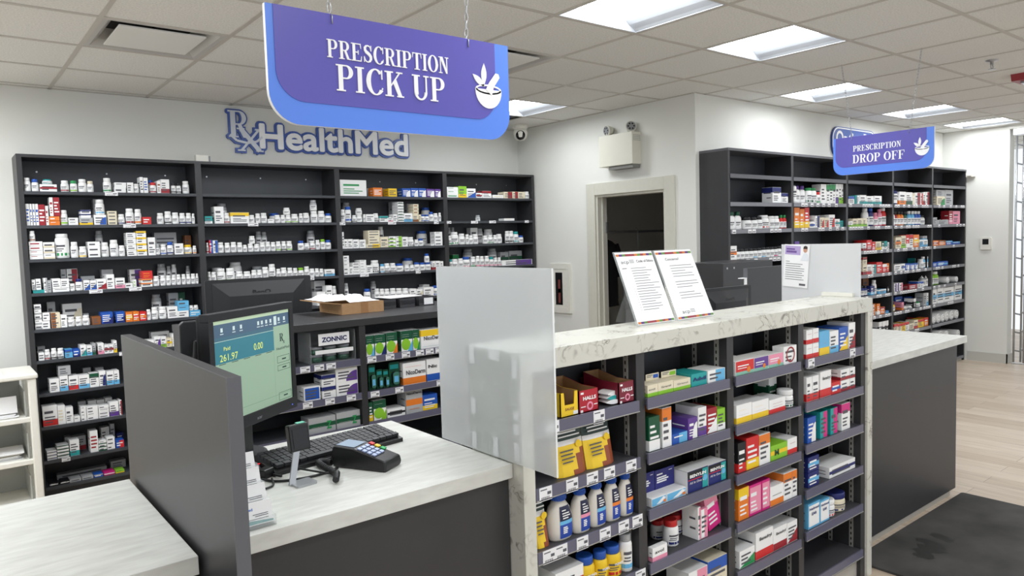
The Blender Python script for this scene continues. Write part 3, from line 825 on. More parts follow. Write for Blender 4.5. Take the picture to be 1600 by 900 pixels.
A_ = (0, 220, 4.5); B_ = (0, 400, 4.5); C_ = (0, 580, 4.5); D_ = (300, 220, 5.293); E_ = (300, 370, 5.293); F_ = (520, 250, 4.736); G_ = (420, 440, 5.333); H_ = (1090, 220, 4.5); I_ = (1300, 240, 5); J_ = (1330, 390, 6.426)
row(BU, 0, 0, A_, "b162-217,258,ws b222-273,270,uw c280-402,305,wr,.m b300-372,270,tt,^305 b428-488,280,wr b495-545,280,gl b552-612,270,ws b615-660,282,es b727-785,260,wg c805-888,330,wk c808-888,293,wk,^330 c895-938,293,wk b940-980,303 c985-1005,255,ww c1008-1040,258,wu b1045-1078,275,uw,< b1055-1102,293,Rr c1105-1130,280,wn c1132-1190,273,wr,.b b1205-1240,295,kk b1242-1276,297,kk b1285-1335,285")
row(BU, 0, 1, A_, "c180-205,443,wu,.x c208-225,443,wu,.x c228-245,443,wu,.x c248-268,445,wu,.x c270-316,450,rr c318-342,455,wr,.x c345-420,530,oo,n2 c345-370,380,wr,^530,.x c373-420,380,rr,^530 b425-477,487,wl c483-550,540,wk,n2 c560-655,543,sy,.b c568-640,487,wU,^540,.t,n2 c660-750,520,wu,.c c655-725,410,ss,< b672-738,415,wc,^520 c757-822,495,ek,n4 b830-882,515,wU b885-945,475,wr b948-998,482,wo c1003-1065,537,RR b1108-1155,510 b1160-1210,495,wk b1213-1262,505,ws b1265-1308,508,wU b1310-1350,508,wU b1352-1385,512")
row(BU, 0, 2, A_, "c203-300,707,wr,n4,.x c303-385,712,we,n3 b388-490,655,wg b497-553,712 b558-612,742,wy c620-702,710,wk,n3 b205-248,618,wn,^707 b670-725,618,ss,< b713-768,715 b775-835,698 b838-882,735 c888-955,645,wk,n4 c957-1028,635,wy,n4,.t c1040-1092,680,wk b1095-1128,725,ss c1085-1240,645,sp,<,.b b1130-1175,730,wu b1178-1222,712,uU c1228-1290,720,ww b1298-1355,732,yy c1300-1360,665,nn,< b1358-1390,738,wo")
row(BU, 0, 3, B_, "c235-325,238,tt c222-250,165,ws,^238 c252-288,162,ww,^238 c298-332,155,ws c335-362,172,ss c372-490,225,wk c368-425,160,wk,^225 c428-485,160,wk,^225 c470-545,90,wr,<,.r c428-466,90,ss,< b492-530,178,kw b532-585,160,Uw c588-632,172,wu,.d c635-676,172,wu,.d c680-748,160,wr,.d c570-668,140,ss,< c750-803,130,wk c715-795,95,sw,< c810-880,155,wP,.b c883-935,190,wk c938-960,165,wl c912-992,95,wp,<,.r c995-1072,160,wo,n2,.t c1000-1072,105,Ro,^160 b1078-1125,140 b1130-1168,138 b1172-1205,138 b1210-1240,135 b1245-1275,130 b1280-1310,128 b1313-1343,126 b1346-1378,124 b1380-1412,122 b1110-1172,55,ss,< b1175-1205,72,ss,< b1208-1245,60,ww,< b1310-1340,70,ss,<")
row(BU, 0, 4, B_, "c240-290,340,ws,n5 c298-352,455,ww c300-352,400,wk,^455 c330-390,325,ss,< c358-425,400,en,n2,.l c428-470,415,ww c440-575,335,we,< b475-530,432 b532-580,425 b582-637,418 c590-625,402,ss,< c650-710,425,nk c712-795,393,uU,.d c815-880,390,uU,.d c885-932,395,oy,.m c935-980,392,oR,.m c982-1030,392,Ro,.m b1032-1065,375 b1068-1115,360 b1120-1175,358 b1072-1140,270,ss,< c1180-1250,355,ww c1185-1255,260,ss,< c1258-1300,257,GG,< c1252-1328,385,ww c1252-1328,315,cc,^385,n2 c1335-1420,380,cw b1334-1364,350,ww,^380 b1366-1398,345,ww,^380")
row(BU, 0, 5, B_, "c265-318,635,ss,< c272-312,678,wk b315-355,660,wr b360-402,650,wk b405-452,648,wk c458-512,655,cu,.t c515-562,655,uU,.b c565-608,625,wt,.d c612-648,630,wc,.b c650-675,615,sG,.b c690-730,612,wP,.b c735-765,625,wr,.m c768-798,622,wr,.m c800-822,595,wy,.b c1030-1085,590,we c1087-1130,565,wp,.c c1132-1170,565,wl,.b c1172-1210,575,ey,.m c1212-1240,545,we c1062-1192,530,ww,<")
row(BU, 0, 6, C_, "c348-418,55,wk c420-478,30,wc,.b c408-498,-38,ss,^30 c482-552,30,wR,.b c553-628,25,wc,.b c630-695,15,wG,.t c698-742,0,wU,.c c585-640,-25,sk,< c750-800,0,wc,.b c803-838,-5,wc,.b c670-730,-25,sk,<")
row(BU, 0, 7, C_, "c298-402,245,wR,.b c405-458,240,we c460-518,252,wk c520-566,320,ww c568-608,250,wk,n4 c610-690,248,wk,n4 c692-768,240,wk,n4 c550-605,210,ss,< c620-678,205,ww,< c682-735,200,ww,< c740-790,185,ww,< c770-835,215,wp,.b c838-858,205,wr,.r")
row(BU, 0, 8, C_, "c330-405,560,wU,n3,.m c398-486,520,wG,n4,.t c455-500,462,ss,< c490-558,485,wt,.b c505-605,455,sr,<,.b c630-688,420,wr,.x c695-750,490,wG,n3,.b c710-770,395,ww,< c752-808,465,wk,n3 c775-805,370,ss,< c815-875,485,uR,.r c820-870,435,UU,<")
row(BU, 0, 9, C_, "c350-412,785,kw,.m c430-492,790,kw,.m c495-575,775,ss c580-662,770,ss c665-732,765,us,.t c735-812,735,mw,.m c815-880,715,ly,.b c780-885,625,ss,< c400-755,700,ss,<")
row(BU, 1, 1, D_, "c85-170,625,tw,.b c185-262,545,wk b215-298,520,sw,< b265-318,595,wr c320-472,592,wy,.t b475-525,615 b530-572,600 b575-628,595 c630-682,645,ww b655-735,600,uw,< b690-738,615,ws b740-778,612 b780-825,612,wl b765-820,555,ww,^612 b828-888,605,wl b890-922,600 b925-980,595 b990-1048,580 b985-1040,490,ss,^580 b1050-1108,580 b1110-1162,600,uw")
row(BU, 1, 2, E_, "b102-140,50,wr c142-170,28,uR,.l c172-215,28,wu,.r b218-270,48 b275-322,50 b325-375,45 b378-425,45 b427-462,68 b468-515,58 b518-565,58 b568-612,45 b615-655,40 b657-698,42 b700-742,40,wl b745-785,38,wk b788-835,35,wl b480-528,-8,ww,^57 b535-580,-42,ss,< b582-625,-42,ss,< b885-935,35,uw b935-980,52,wk b982-1025,35,wr b1027-1065,25 b1068-1108,22,lw b1110-1158,28,uw b962-1025,-50,ss,<")
row(BU, 1, 3, E_, "b120-160,292,wU b162-208,292,wk b170-270,255,ww,< b212-285,262,wl b290-362,258,wl b322-425,210,ww,< b370-432,285,wk b435-495,285,wl b497-542,275 b545-585,275 b588-640,250 b510-600,245,ss,< b642-698,228,wk b703-740,265 b742-792,255,wy b795-840,255,wo b842-880,258,wr b885-932,255,ly b935-978,245,wk b980-1022,265 b1024-1058,262 b1060-1095,262 c1100-1182,270,wc,.b")
row(BU, 1, 4, E_, "c1010-1100,360,sw,< c1110-1160,405,ww b1162-1210,410,ww c1035-1105,455,ww b140-158,570,uw")
row(BU, 2, 0, F_, "c38-248,148,wg,.x c255-300,210,ss,< c300-366,205,oo c368-410,212,ss,< c412-475,210,yy c478-512,215,ss,< c515-575,208,uw,.c c577-632,208,uw,.c c634-690,210,uw,.c c695-752,215,pw,.c c755-810,215,pw,.c")
row(BU, 2, 1, F_, "b55-96,365 b98-142,345,uu b80-140,315,ss,< b150-182,410,wk b183-226,405,ww b180-225,355,ww,^405 b228-245,400 c247-308,400,wk b308-345,393,wk c348-412,415,wt,.t c414-446,425,wP,.b c448-478,400,ww c480-525,310,wG,n7,.m c440-478,310,ss,< c527-590,395,wc,.b c592-635,400,en c595-635,325,en,^400,n3 c550-592,325,ss,< c637-655,405,ek b657-686,405,uu b688-718,405,uu b675-732,350,uw,< b720-750,385,uw b752-785,393 b787-820,392")
row(BU, 2, 2, F_, "c62-82,535,wk c85-110,585,wk c112-147,585,wk c150-195,588,wk c197-245,588,wk c250-350,622,ey,.r c262-347,522,ee,^622,n5 b345-382,490,wn,< c352-412,570,ek c418-465,565,wl,n3 c467-512,565,wl,n3 c515-555,568,wk b557-610,572,wk b612-640,588 b642-678,580,uw b632-725,525,uw,< c728-752,618,ww c754-832,532,ww,n4")
row(BU, 2, 3, F_, "c75-122,708,wk,n5 c125-147,790,wk c148-198,758,wk,n4 c200-248,740,wk,n5 c250-302,778,wk b290-352,742,wk b358-387,770,cc b390-432,765,wk b434-475,765,wk b478-535,768,uw b535-610,725,uw,< b540-575,775,ww b577-610,775,ww b612-650,758,uw b652-690,760,uw b692-735,758,uw b688-722,695,uw,^758 c737-760,750,wr,.b c762-795,748,wr,.b c797-830,748,wr,.b")
row(BU, 2, 4, G_, "b635-668,15,ss b860-900,-5,ss,< b805-858,60,uw b892-930,60,wu b932-970,60,wu b972-1015,60,wu b1020-1070,58,wr b1072-1122,58,wr b1124-1175,58,wr c1180-1230,60,we c1232-1284,62,we c1285-1340,25,ww,< c1290-1375,45,wk b1378-1425,35,uu")
row(BU, 3, 0, F_, "c842-928,200,wg,n3,.x c930-990,195,ly,.b c992-1057,212,wu,.d c1062-1105,245,wr,.m c1107-1172,228,wr,.t c1185-1264,258,we c1266-1330,235,er,.r c1332-1370,235,er,.r c1372-1424,235,ek b1427-1467,235,ww")
row(BU, 3, 1, F_, "b1068-1098,410,ss c1268-1345,432,we")
row(BU, 3, 2, F_, "b855-880,500,sg,< b884-905,500,sg,< b855-883,560,wg b885-942,535,wg b945-988,545 b990-1012,552 b1015-1046,560 c1020-1072,503,wg,<,.b b1048-1085,550 b1078-1120,508,ss,< b1122-1156,560,ww b1140-1195,512,ws,< b1158-1195,555,wg b1197-1222,555 b1225-1260,548 b1285-1312,525,wk b1314-1345,525,wk b1348-1383,530,tt b1387-1417,558,uw")
row(BU, 3, 3, F_, "b868-888,735,tw c890-932,700,wg,<,.t b892-935,735,wp b938-975,728 b976-1027,718,uP b988-1047,660,ss,< b1032-1065,715,wg b1068-1095,712,wP b1097-1127,712,wP b1133-1165,712,wP b1168-1197,718,tP b1200-1225,722,wP b1228-1250,722,wP b1168-1225,655,ss,< c1252-1480,738,wp,.r c1240-1300,680,sG,<,.m c1305-1400,672,sG,<,.m")

row(OU, 0, 1, H_, "c527-587,325,wU,.t c589-652,370,wU,.t")
row(OU, 0, 2, H_, "f212-240,500,Gw f242-286,500,Gw f288-330,500,Gw b348-395,535,kw b397-432,535,kw b434-468,532,kw b470-517,522,wR b520-550,528,ws b552-587,528,ws f592-614,522,gR f616-638,522,gR")
row(OU, 0, 3, H_, "b212-229,760,to c230-275,740,wo,.m b278-308,762,kw b310-338,760,kw b340-370,758,kw b372-400,756,kw b402-430,754,kc b432-460,752,kw b462-490,750,kc b492-518,748,kw b520-546,745,kw b548-572,743,km b574-598,741,kw")
row(OU, 1, 1, H_, "d680-703,290,kw f706-740,315,pw f742-780,315,pw b782-812,330,gG b814-848,330,gG b850-868,360,Rg c868-905,305,ww c907-928,305,wg,.t c930-950,305,wg,.t c952-970,305,wg,.t c972-992,300,wp,.b c994-1012,300,wl,.b c1014-1035,300,wl,.b")
row(OU, 1, 2, H_, "c680-718,470,oy,.b c720-752,478,oy,.b c754-785,470,Ry,.b c787-825,570,wu,.m c800-825,525,ww,< c827-858,525,wU,.r c860-890,540,eR,.c c892-922,540,eR,.c c925-965,520,wR,.c c967-1000,550,wt,.m c1003-1035,560,tt")
row(OU, 1, 3, H_, "c683-715,708,up,.t b720-750,715,kw")
row(OU, 2, 1, I_, "c130-175,335,wu,.t c182-215,325,tw,.r c217-268,325,wt,.b c270-325,332,wt,.b c330-388,332,wt,.b")
row(OU, 2, 2, I_, "c130-162,530,wl,.b c130-165,485,kl,<,.b c164-198,508,el,.b c200-240,505,el,.b c242-278,505,el,.b f270-312,425,ww f314-346,425,uU f350-380,460,PP f383-412,432,PP f414-455,425,wR")
row(OU, 2, 3, I_, "c232-270,675,Rr,<,.m c240-268,700,wr,.b c272-312,675,Rr,.b c315-338,690,RP,.b c342-385,688,ey,.b c388-406,685,Gw,.b c408-432,685,tw,.b c435-460,690,ww")
row(OU, 2, 4, J_, "c118-158,150,er,.b c118-158,75,er,^150,.t c160-205,150,wR,.b c210-252,150,wt,.r c255-312,125,RR c315-358,145,Rw,.t c360-412,135,oR,.b c285-340,70,Gg,< c345-412,60,lG,<,.b")
row(OU, 2, 5, J_, "f118-150,365,kU f152-185,365,kU c118-175,285,nk,< c195-235,365,Uc,.b f245-285,305,ww c298-363,330,Us,<,.b c275-350,400,cw,.t c365-400,370,kw,.m")
row(OU, 2, 6, J_, "c195-215,550,oo c217-240,550,wo,.r c258-290,545,ow,.b c292-338,575,or,.t c320-375,550,up,< c342-403,610,cu,.t")
row(OU, 2, 7, J_, "c278-310,725,kw,.t c313-350,715,kw,.t c353-375,710,kw,.t c377-400,710,kw,.t")
row(OU, 3, 1, I_, "d487-525,255,kU c527-577,298,wo,.b c578-628,302,wG,.b c630-645,310,ew c648-690,305,wr,.r c692-710,308,wR,.r c712-730,302,wr,.b c733-770,300,wr,.r")
row(OU, 3, 2, I_, "f487-502,450,kw f504-527,452,kr f529-551,452,ko f553-577,452,ko f579-602,450,kG f612-636,448,wc f638-660,448,wc f662-686,448,wu f688-714,448,wu f718-755,480,kw")
row(OU, 3, 3, I_, "c497-540,655,eo,.m c542-577,640,el,.b c579-605,632,Rw,.b c607-634,632,wR,.t c637-680,632,oy,.m c684-712,672,cw,.t c714-747,672,wc,.b c690-742,645,sc,^672")
row(OU, 3, 4, J_, "c433-500,150,ww c503-540,140,wu,.m c543-585,140,uw,.c c588-630,140,uw,.c c632-668,135,uw,.c c640-697,85,tw,<,.r b712-738,95,ws f740-769,70,wc f772-797,68,wc")
row(OU, 3, 5, J_, "c433-455,340,wp,.r c457-480,335,wp,.r c482-518,335,wP,.r c580-660,350,rr c672-698,320,wu,.t c700-726,318,wu,.t d728-756,265,ws d760-782,262,ws")
row(OU, 3, 6, J_, "f432-468,535,ky c440-512,475,uu,< c508-528,530,Po,.b c530-580,478,uu,< c582-622,470,uu,< b532-580,572,ww b585-626,565,ww c628-650,490,kw,.t b652-722,525,gw c727-757,435,ss c760-795,435,wc,.b")
row(OU, 3, 7, J_, "c433-470,745,eR,.t c472-508,745,eR,.t c510-545,735,yR,.t c547-580,725,wR,.t c585-628,740,ek c630-670,705,eR,.b c632-662,680,RR,< c672-730,700,yR,.t c735-792,680,oR,.t")
row(OU, 4, 1, I_, "c820-883,335,eg,.c c815-883,285,ss,^335 c885-945,285,ss")
row(OU, 4, 2, I_, "c790-820,500,ss c822-910,518,ss c880-912,435,kk,< c915-943,445,rP,.b c945-1000,448,PP")
row(OU, 4, 3, I_, "c790-833,680,or,.m c835-888,678,on,.t c890-940,680,uc,.t c942-1000,688,uc,.t")
row(OU, 4, 4, J_, "c820-862,130,uu c865-970,118,uc,.m")
row(OU, 4, 5, J_, "f820-865,225,wl f870-922,220,wl o935-1015,275 o1020-1105,270")
row(OU, 4, 6, J_, "c820-858,400,wc,.m c866-928,385,wc,.m c932-1030,375,wc,.m c1040-1115,358,wc,.m")
row(OU, 4, 7, J_, "o818-850,650 o855-905,640 o907-940,630 o942-985,620 o988-1038,612 o1040-1085,605")
row(OU, 4, 8, J_, "o870-930,815 o932-990,812 o1050-1108,805")

# ------------------------------------------------------------------ goods on the marble-topped unit and the low cabinet
PREV = {}
def spot(U, k, n, crop, p0, p1, pt, setback=.016, back=False, free=False):
    cx, cyy, cs = crop; zs = U.z[k][n]; yp = U.yf+setback+(.115 if back else 0)
    a, b = at(cx+p0/cs, cyy+pt/cs+10, Y, yp).x, at(cx+p1/cs, cyy+pt/cs+10, Y, yp).x
    lo = U.x[k]+(.004 if k == 0 and U is GU else .026); hi = U.x[k+1]-.026
    a = max(a, lo); b = min(b, hi)
    q = PREV.setdefault((U.name, k, n, back), lo)
    if not free: a = max(a, q+.0012); b = max(b, a+.016); PREV[(U.name, k, n, back)] = b
    top = at(cx+(p0+p1)/2/cs, cyy+pt/cs, Y, yp).z
    head = (U.z[k][n-1]-.037 if n else (GT-.064 if U is GU else 1.18))-zs
    return a, b, yp, zs, min(max(.02, top-zs), head)
def G(U, k, n, crop, p0, p1, pt, cols, sty, label, words=(), cnt=1, d=.10, cat='remedy box', group=None, back=False, on=0, name='remedy_carton', hmax=None):
    a, b, yp, zs, h = spot(U, k, n, crop, p0, p1, pt, back=back, free=on > 0)
    zs += on; h -= on
    if hmax: h = min(h, hmax)
    hs = h/cnt; o = None
    gp = group or 'goods on the %s shelf of the %s %s bay' % (SHELFW[n], ORD[k+1], U.name)
    for q in range(cnt):
        o = carton((a+b)/2, yp, zs+q*hs, b-a, min(d, .11 if not back else .08), hs-.0004, cols[0], cols[1], sty, tuple(words), name=name)
        lb = label if cnt == 1 else (('lower ' if q == 0 else 'upper ')+label)
        tag(o, lb, cat, gp)
    return o, (a, b, yp, zs, h)
P_ = (840, 540, 5); Q_ = (820, 700, 4.5); R1 = (1000, 540, 5); R2 = (1000, 710, 4.737); S1 = (1140, 490, 4.286); S2 = (1140, 690, 4.286); K_ = (440, 440, 3.75)

def tray(crop, p0, p1, pt, col, word, label, cut, d=.16, back=False, fcol=None):
    a, b, yp, zs, h = spot(GU, 0, 0, crop, p0, p1, pt, back=back)
    w = b-a; m_ = MB(); A = pm(col) if not fcol else fcol; t_ = .003; hb = h*1.25; x0, x1 = -w/2, w/2
    m_.box(x0, x1, 0, d, 0, t_, CARD)
    for s in (x0, x1-t_):
        i = len(m_.v)
        m_.v += [(s,0,0),(s,d,0),(s,d,hb),(s,d*.45,h),(s,0,h),(s+t_,0,0),(s+t_,d,0),(s+t_,d,hb),(s+t_,d*.45,h),(s+t_,0,h)]
        m_.f += [(i,i+4,i+3,i+2,i+1),(i+5,i+6,i+7,i+8,i+9)]; mm = [A, CARD] if s == x0 else [CARD, A]
        m_.m += [m_.mi(mm[0]), m_.mi(mm[1])]; m_.smooth += [False]*2
        for p, q in ((0,1),(1,2),(2,3),(3,4),(4,0)): m_.f.append((i+p,i+q,i+5+q,i+5+p)); m_.m.append(m_.mi(A)); m_.smooth.append(False)
    m_.box(x0, x1, d-t_, d, 0, hb, CARD)
    hc = h*(.48 if cut else 1)
    m_.prism([(x0,0),(x1,0),(x1,h),(x1-w*.2,h),(x1-w*.24,hc),(x0+w*.24,hc),(x0+w*.2,h),(x0,h)] if cut else [(x0,0),(x1,0),(x1,h),(x0,h)], 0, t_, A)
    if cut:
        m_.text(word, 0, h*.26, h*.11, -.0006, pm('n'), width=w*.5, bold=.03); m_.rect(x1-w*.3, x1-w*.04, h*.06, h*.2, -.0004, PAPER)
    else:
        m_.text(word, w*.04, h*.56, h*.16, -.0008, WHT, width=w*.66, bold=.04)
        m_.lathe([(0, -.0005), (w*.16, -.0005)], pm('P'), 14, (w*.06, 0, h*.27), axis='Y', cap=False)
        m_.lathe([(0, -.0007), (w*.09, -.0007)], A, 14, (w*.06, 0, h*.27), axis='Y', cap=False)
        m_.rect(-w*.4, -w*.16, h*.25, h*.29, -.0006, WHT); m_.rect(w*.26, w*.44, h*.28, h*.32, -.0006, WHT); m_.rect(-w*.42, -w*.3, h*.03, h*.14, -.0006, WHT)
        m_.rect(-w*.4, -w*.25, h*.83, h*.92, -.0006, WHT)
    o = m_.build('display_tray', None, ((a+b)/2, yp, zs+.0007)); tag(o, label, 'display tray', 'open trays of throat drops')
    return o, (a, b, yp, zs, h, d)
HM = mat('print_maroon', (122,28,48), .4); HR = mat('print_crimson', (176,26,44), .4)
tray(P_, 176, 318, 365, 'y', 'SAUGE', 'yellow cut-out tray of throat drops beside the frosted sheet', True)
tray(P_, 320, 475, 345, 'r', 'HALLS', 'bright red tray of throat drops beside the yellow tray', False, fcol=HR)
_, tb = tray(P_, 480, 540, 300, 'r', 'HALLS', 'maroon tray of throat drops turned away behind pale sachets', False, back=True, d=.09, fcol=HM)
tray(P_, 632, 785, 280, 'r', 'HALLS', 'maroon tray of throat drops at the right end by the divider', False, fcol=HM)
for q in range(3):
    a, b = at(938, 628, Y, GF+.05).x, at(964, 628, Y, GF+.05).x
    m_ = MB(); w, d = .062, .045; n = 6
    P = [(-w/2+w*i/n, .006*math.sin(math.pi*i/n)+.001) for i in range(n+1)]
    m_.prism(P+[(x, -z) for x, z in reversed(P)], -d/2, d/2, pm('t') if q == 1 else PAPER, PAPER)
    o = m_.build('sachet', None, ((a+b)/2, GF+.045+q*.004, 1.085+.011+q*.013), (0, 0, .15*(q-1)))
    tag(o, '%s pale green sachet of the small pile between the red trays' % ['lowest', 'middle', 'topmost'][q], 'sachet', 'sachets between the trays')

def pouch(crop, n, p0, p1, pt, pb, label):
    a, b, yp, zs, h = spot(GU, 0, n, crop, p0, p1, pt)
    w = b-a; m_ = MB(); NX, NZ = 6, 10
    def P(i, j, s):
        u, v = i/NX, j/NZ
        th = .034*(1-v)**.7*(1-abs(2*u-1)**4*.75)*.5+.001
        return (-w/2+w*u, .03+.024*v+s*th, h*v)
    YL, BR, GR_, WH = pm('y'), mat('print_russet', (150,72,36), .4), mat('print_forest', (24,52,44), .4), PAPER
    for s in (-1, 1):
        for i in range(NX):
            for j in range(NZ):
                u, v = (i+.5)/NX, (j+.5)/NZ
                mt = GR_ if v > .7 else WH if v > .55 and u > .5 else BR if (u > .72 and v < .5-.3*(1-u)) or v < .1 and u > .5 else YL if v < .62 else WH
                if s > 0: mt = YL
                q = [P(i,j,s),P(i+1,j,s),P(i+1,j+1,s),P(i,j+1,s)]
                m_.face(q if s < 0 else q[::-1], mt, True)
    for v, uw in ((.86,.7),(.79,.8),(.5,.5),(.43,.45),(.36,.5),(.29,.4)):
        y_ = P(3, int(v*NZ), -1)[1]-.004
        m_.rect(-w*.36, -w*.36+w*uw*.9, h*v-.0022, h*v+.0022, y_, WHT if v > .7 else INK)
    m_.lathe([(0,0),(.011,0)], YL, 12, (w*.28, P(3,6,-1)[1]-.005, h*.6), axis='Y', cap=False)
    o = m_.build('drop_pouch', None, ((a+b)/2, yp-.004, zs+.0007)); tag(o, label, 'pouch', 'yellow and green pouches of throat drops')
pouch(P_, 1, 178, 408, 625, 900, 'yellow and dark green pouch below the yellow tray, left of its twin')
pouch(P_, 1, 412, 625, 592, 870, 'yellow and dark green pouch right of its twin, under the price rail')
pouch(Q_, 2, 92, 196, 365, 655, 'yellow pouch half hidden beside the row of white blue-capped bottles')

EP = {}
def epsom(p0, p1, pt, acc, label):
    a, b, yp, zs, h = spot(GU, 0, 2, Q_, p0, p1, pt, setback=.018)
    w = b-a; root = thing('bath_salt_bottle', label, 'bottle', ((a+b)/2, yp+w*.36, zs+.0007), 0, 'white bath salt bottles with blue caps')
    r = w/2; sy = .7
    prof = [(r*.86,0),(r*.95,.006),(r,h*.2),(r*.97,h*.5),(r*.78,h*.7),(r*.52,h*.82),(r*.40,h*.86)]
    BW = mat('milky_plastic', (222,216,206), .3)
    MB().lathe(prof, BW, 24, sy=sy, power=.8).build('body', root)
    c_ = MB().lathe([(r*.5,h*.86),(r*.52,h*.875),(r*.52,h*.97),(r*.48,h)], pm('u'), 24)
    for q in range(24):
        an = 2*math.pi*q/24; c_.obox((r*.525*math.cos(an), r*.525*math.sin(an), h*.922), (.0012,0,0), (0,.0012,0), (0,0,h*.04), pm('u'))
    c_.build('cap', root)
    l_ = MB(); cols = [(.06,.36,mat('print_royal', (38,74,168), .4)),(.36,.44,pm(acc)),(.44,.74,mat('print_midnight', (22,26,62), .4))]
    for z0, z1, mt in cols:
        n = 6
        def rad(z):
            for (ra, za), (rb, zb) in zip(prof, prof[1:]):
                if za <= z <= zb: return ra+(rb-ra)*(z-za)/(zb-za)
            return r*.5
        for i in range(n):
            for j in range(4):
                A0, A1 = [math.radians(-112+64*(i+q)/n) for q in (0, 1)]; q0, q1 = [h*(z0+(z1-z0)*(j+q)/4) for q in (0, 1)]
                pp = []
                for an, zz in ((A0,q0),(A1,q0),(A1,q1),(A0,q1)):
                    R_ = rad(zz)+.0012; ca, sa = math.cos(an), math.sin(an)
                    pp.append((R_*math.copysign(abs(ca)**.8, ca), R_*sy*math.copysign(abs(sa)**.8, sa), zz))
                l_.face(pp, mt, True)
    for z_, w_ in ((.66,.3),(.60,.5),(.55,.55),(.50,.4),(.3,.3),(.26,.35),(.22,.3),(.18,.3)):
        an = math.radians(-86); R_ = rad(h*z_)*1.0+.0028
        l_.rect(-w*.12, -w*.12+w*w_*.6, h*z_-.0018, h*z_+.0018, -R_*sy-.0005, WHT)
    l_.build('wrap_label', root)
for (p0, p1, pt), acc, lb in zip([(205,362,335),(332,480,298),(447,590,257),(556,690,218),(666,805,182)], 'cPcoo',
    ['white bath salt bottle with blue label, first from the frosted sheet', 'white bath salt bottle with pink label stripe, second from the frosted sheet', 'white bath salt bottle in the middle of the row of five', 'white bath salt bottle with orange stripe, fourth from the frosted sheet', 'white bath salt bottle with orange stripe nearest the divider']):
    epsom(p0, p1, pt, acc, lb)
G(GU, 0, 3, Q_, 215, 412, 850, 'wR', 'm', 'large white and red box lying under the bath salt bottles', d=.14)
def jar_bottle(k, n, crop, p0, p1, pt, body, cap, lab, label, word='', cat='pill bottle', grp=None, name='pill_bottle', kind='b', sb=.018):
    a, b, yp, zs, h = spot(GU, k, n, crop, p0, p1, pt, setback=sb)
    o = bottle((a+b)/2, yp, zs, b-a, h, body, cap, lab, name, kind); tag(o, label, cat, grp)
    if word:
        r = (b-a)/2
        MB().text(word, 0, h*.42, h*.075, -r-.0026, WHT, width=r*1.25, bold=.04).build('lettering', o)
    return o
jar_bottle(0, 3, Q_, 414, 522, 772, 'y', 'u', 'yR', 'yellow pill bottle with blue cap, next to the lying red box', 'TYLENOL', grp='yellow pain relief bottles')
jar_bottle(0, 3, Q_, 524, 604, 728, 'y', 'u', 'yR', 'yellow pill bottle with blue cap, middle of three', 'TYLENOL', grp='yellow pain relief bottles')
jar_bottle(0, 3, Q_, 606, 704, 692, 'y', 'u', 'yR', 'yellow pill bottle with blue cap beside the tall white bottle', 'TYLENOL', grp='yellow pain relief bottles')
jar_bottle(0, 3, Q_, 706, 772, 612, 'w', 's', 'wc', 'tall white bottle with grey cap and blue bands by the divider', cat='bottle', name='slim_bottle')

def tabbed(k, n, crop, p0, p1, pt, t0, cols, sty, label, words, tcol, d=.06):
    o, (a, b, yp, zs, h) = G(GU, k, n, crop, p0, p1, pt, cols, sty, label, words, d=d)
    w = b-a; hh = at(crop[0]+(p0+p1)/2/crop[2], crop[1]+t0/crop[2], Y, yp+d).z-zs-h
    m_ = MB().box(-w*.45, w*.4, d-.004, d-.002, h-.001, h+hh, pm('e')); m_.rect(w*.02, w*.36, h+hh*.2, h+hh*.8, d-.0045, pm(tcol)); m_.rect(-w*.4, -w*.02, h+hh*.7, h+hh*.82, d-.0045, INK); m_.rect(-w*.4, -w*.1, h+hh*.45, h+hh*.55, d-.0045, INK)
    m_.build('hang_tab', o)
GW = (('Gravol', .5, .55, .16, .62, '#', .01),)
G(GU, 1, 0, R1, 58, 140, 300, 'el', 'b', 'cream and lime carton at the left end, partly behind the divider', (('avol', .4, .55, .16, .6, '#', .01),), d=.06)
tabbed(1, 0, R1, 142, 260, 282, 195, 'el', 'b', 'cream and lime carton with a blue-marked hang tab', GW, 'u')
tabbed(1, 0, R1, 262, 396, 258, 172, 'el', 'b', 'cream and lime carton with a green-marked hang tab', GW, 'l')
G(GU, 1, 0, R1, 400, 522, 212, 'tw', '', 'teal pain relief carton with large dark lettering', (('Advil', .5, .42, .3, .86, 'U', .03),))
G(GU, 1, 0, R1, 530, 682, 178, 'wc', 'r', 'white and sky blue carton at the right end of its shelf', d=.09)
G(GU, 1, 1, R1, 66, 155, 555, 'Gw', 'b', 'dark green carton with white base at the left divider')
G(GU, 1, 1, R1, 172, 245, 485, 'wo', 't', 'tall white carton with an orange top, tallest on its shelf')
o, g_ = G(GU, 1, 1, R1, 247, 372, 680, 'uc', 'r', 'blue carton with a raised blue and green back card')
MB().box(-.03, .02, .085, .088, g_[4], g_[4]+.045, pm('U')).rect(-.03, .02, g_[4]+.0, g_[4]+.02, .0845, pm('g')).build('back_card', o)
G(GU, 1, 1, R1, 376, 448, 562, 'pw', 'c', 'purple carton with pale swirls beside the blue carton')
G(GU, 1, 1, R1, 452, 520, 478, 'wp', 'b', 'tall white and purple carton with a green patch')
G(GU, 1, 1, R1, 522, 600, 488, 'rw', 'd', 'dark red carton with white corner beside the lime carton')
G(GU, 1, 1, R1, 602, 666, 490, 'lw', 'b', 'lime green carton with a round picture near the slotted strip')
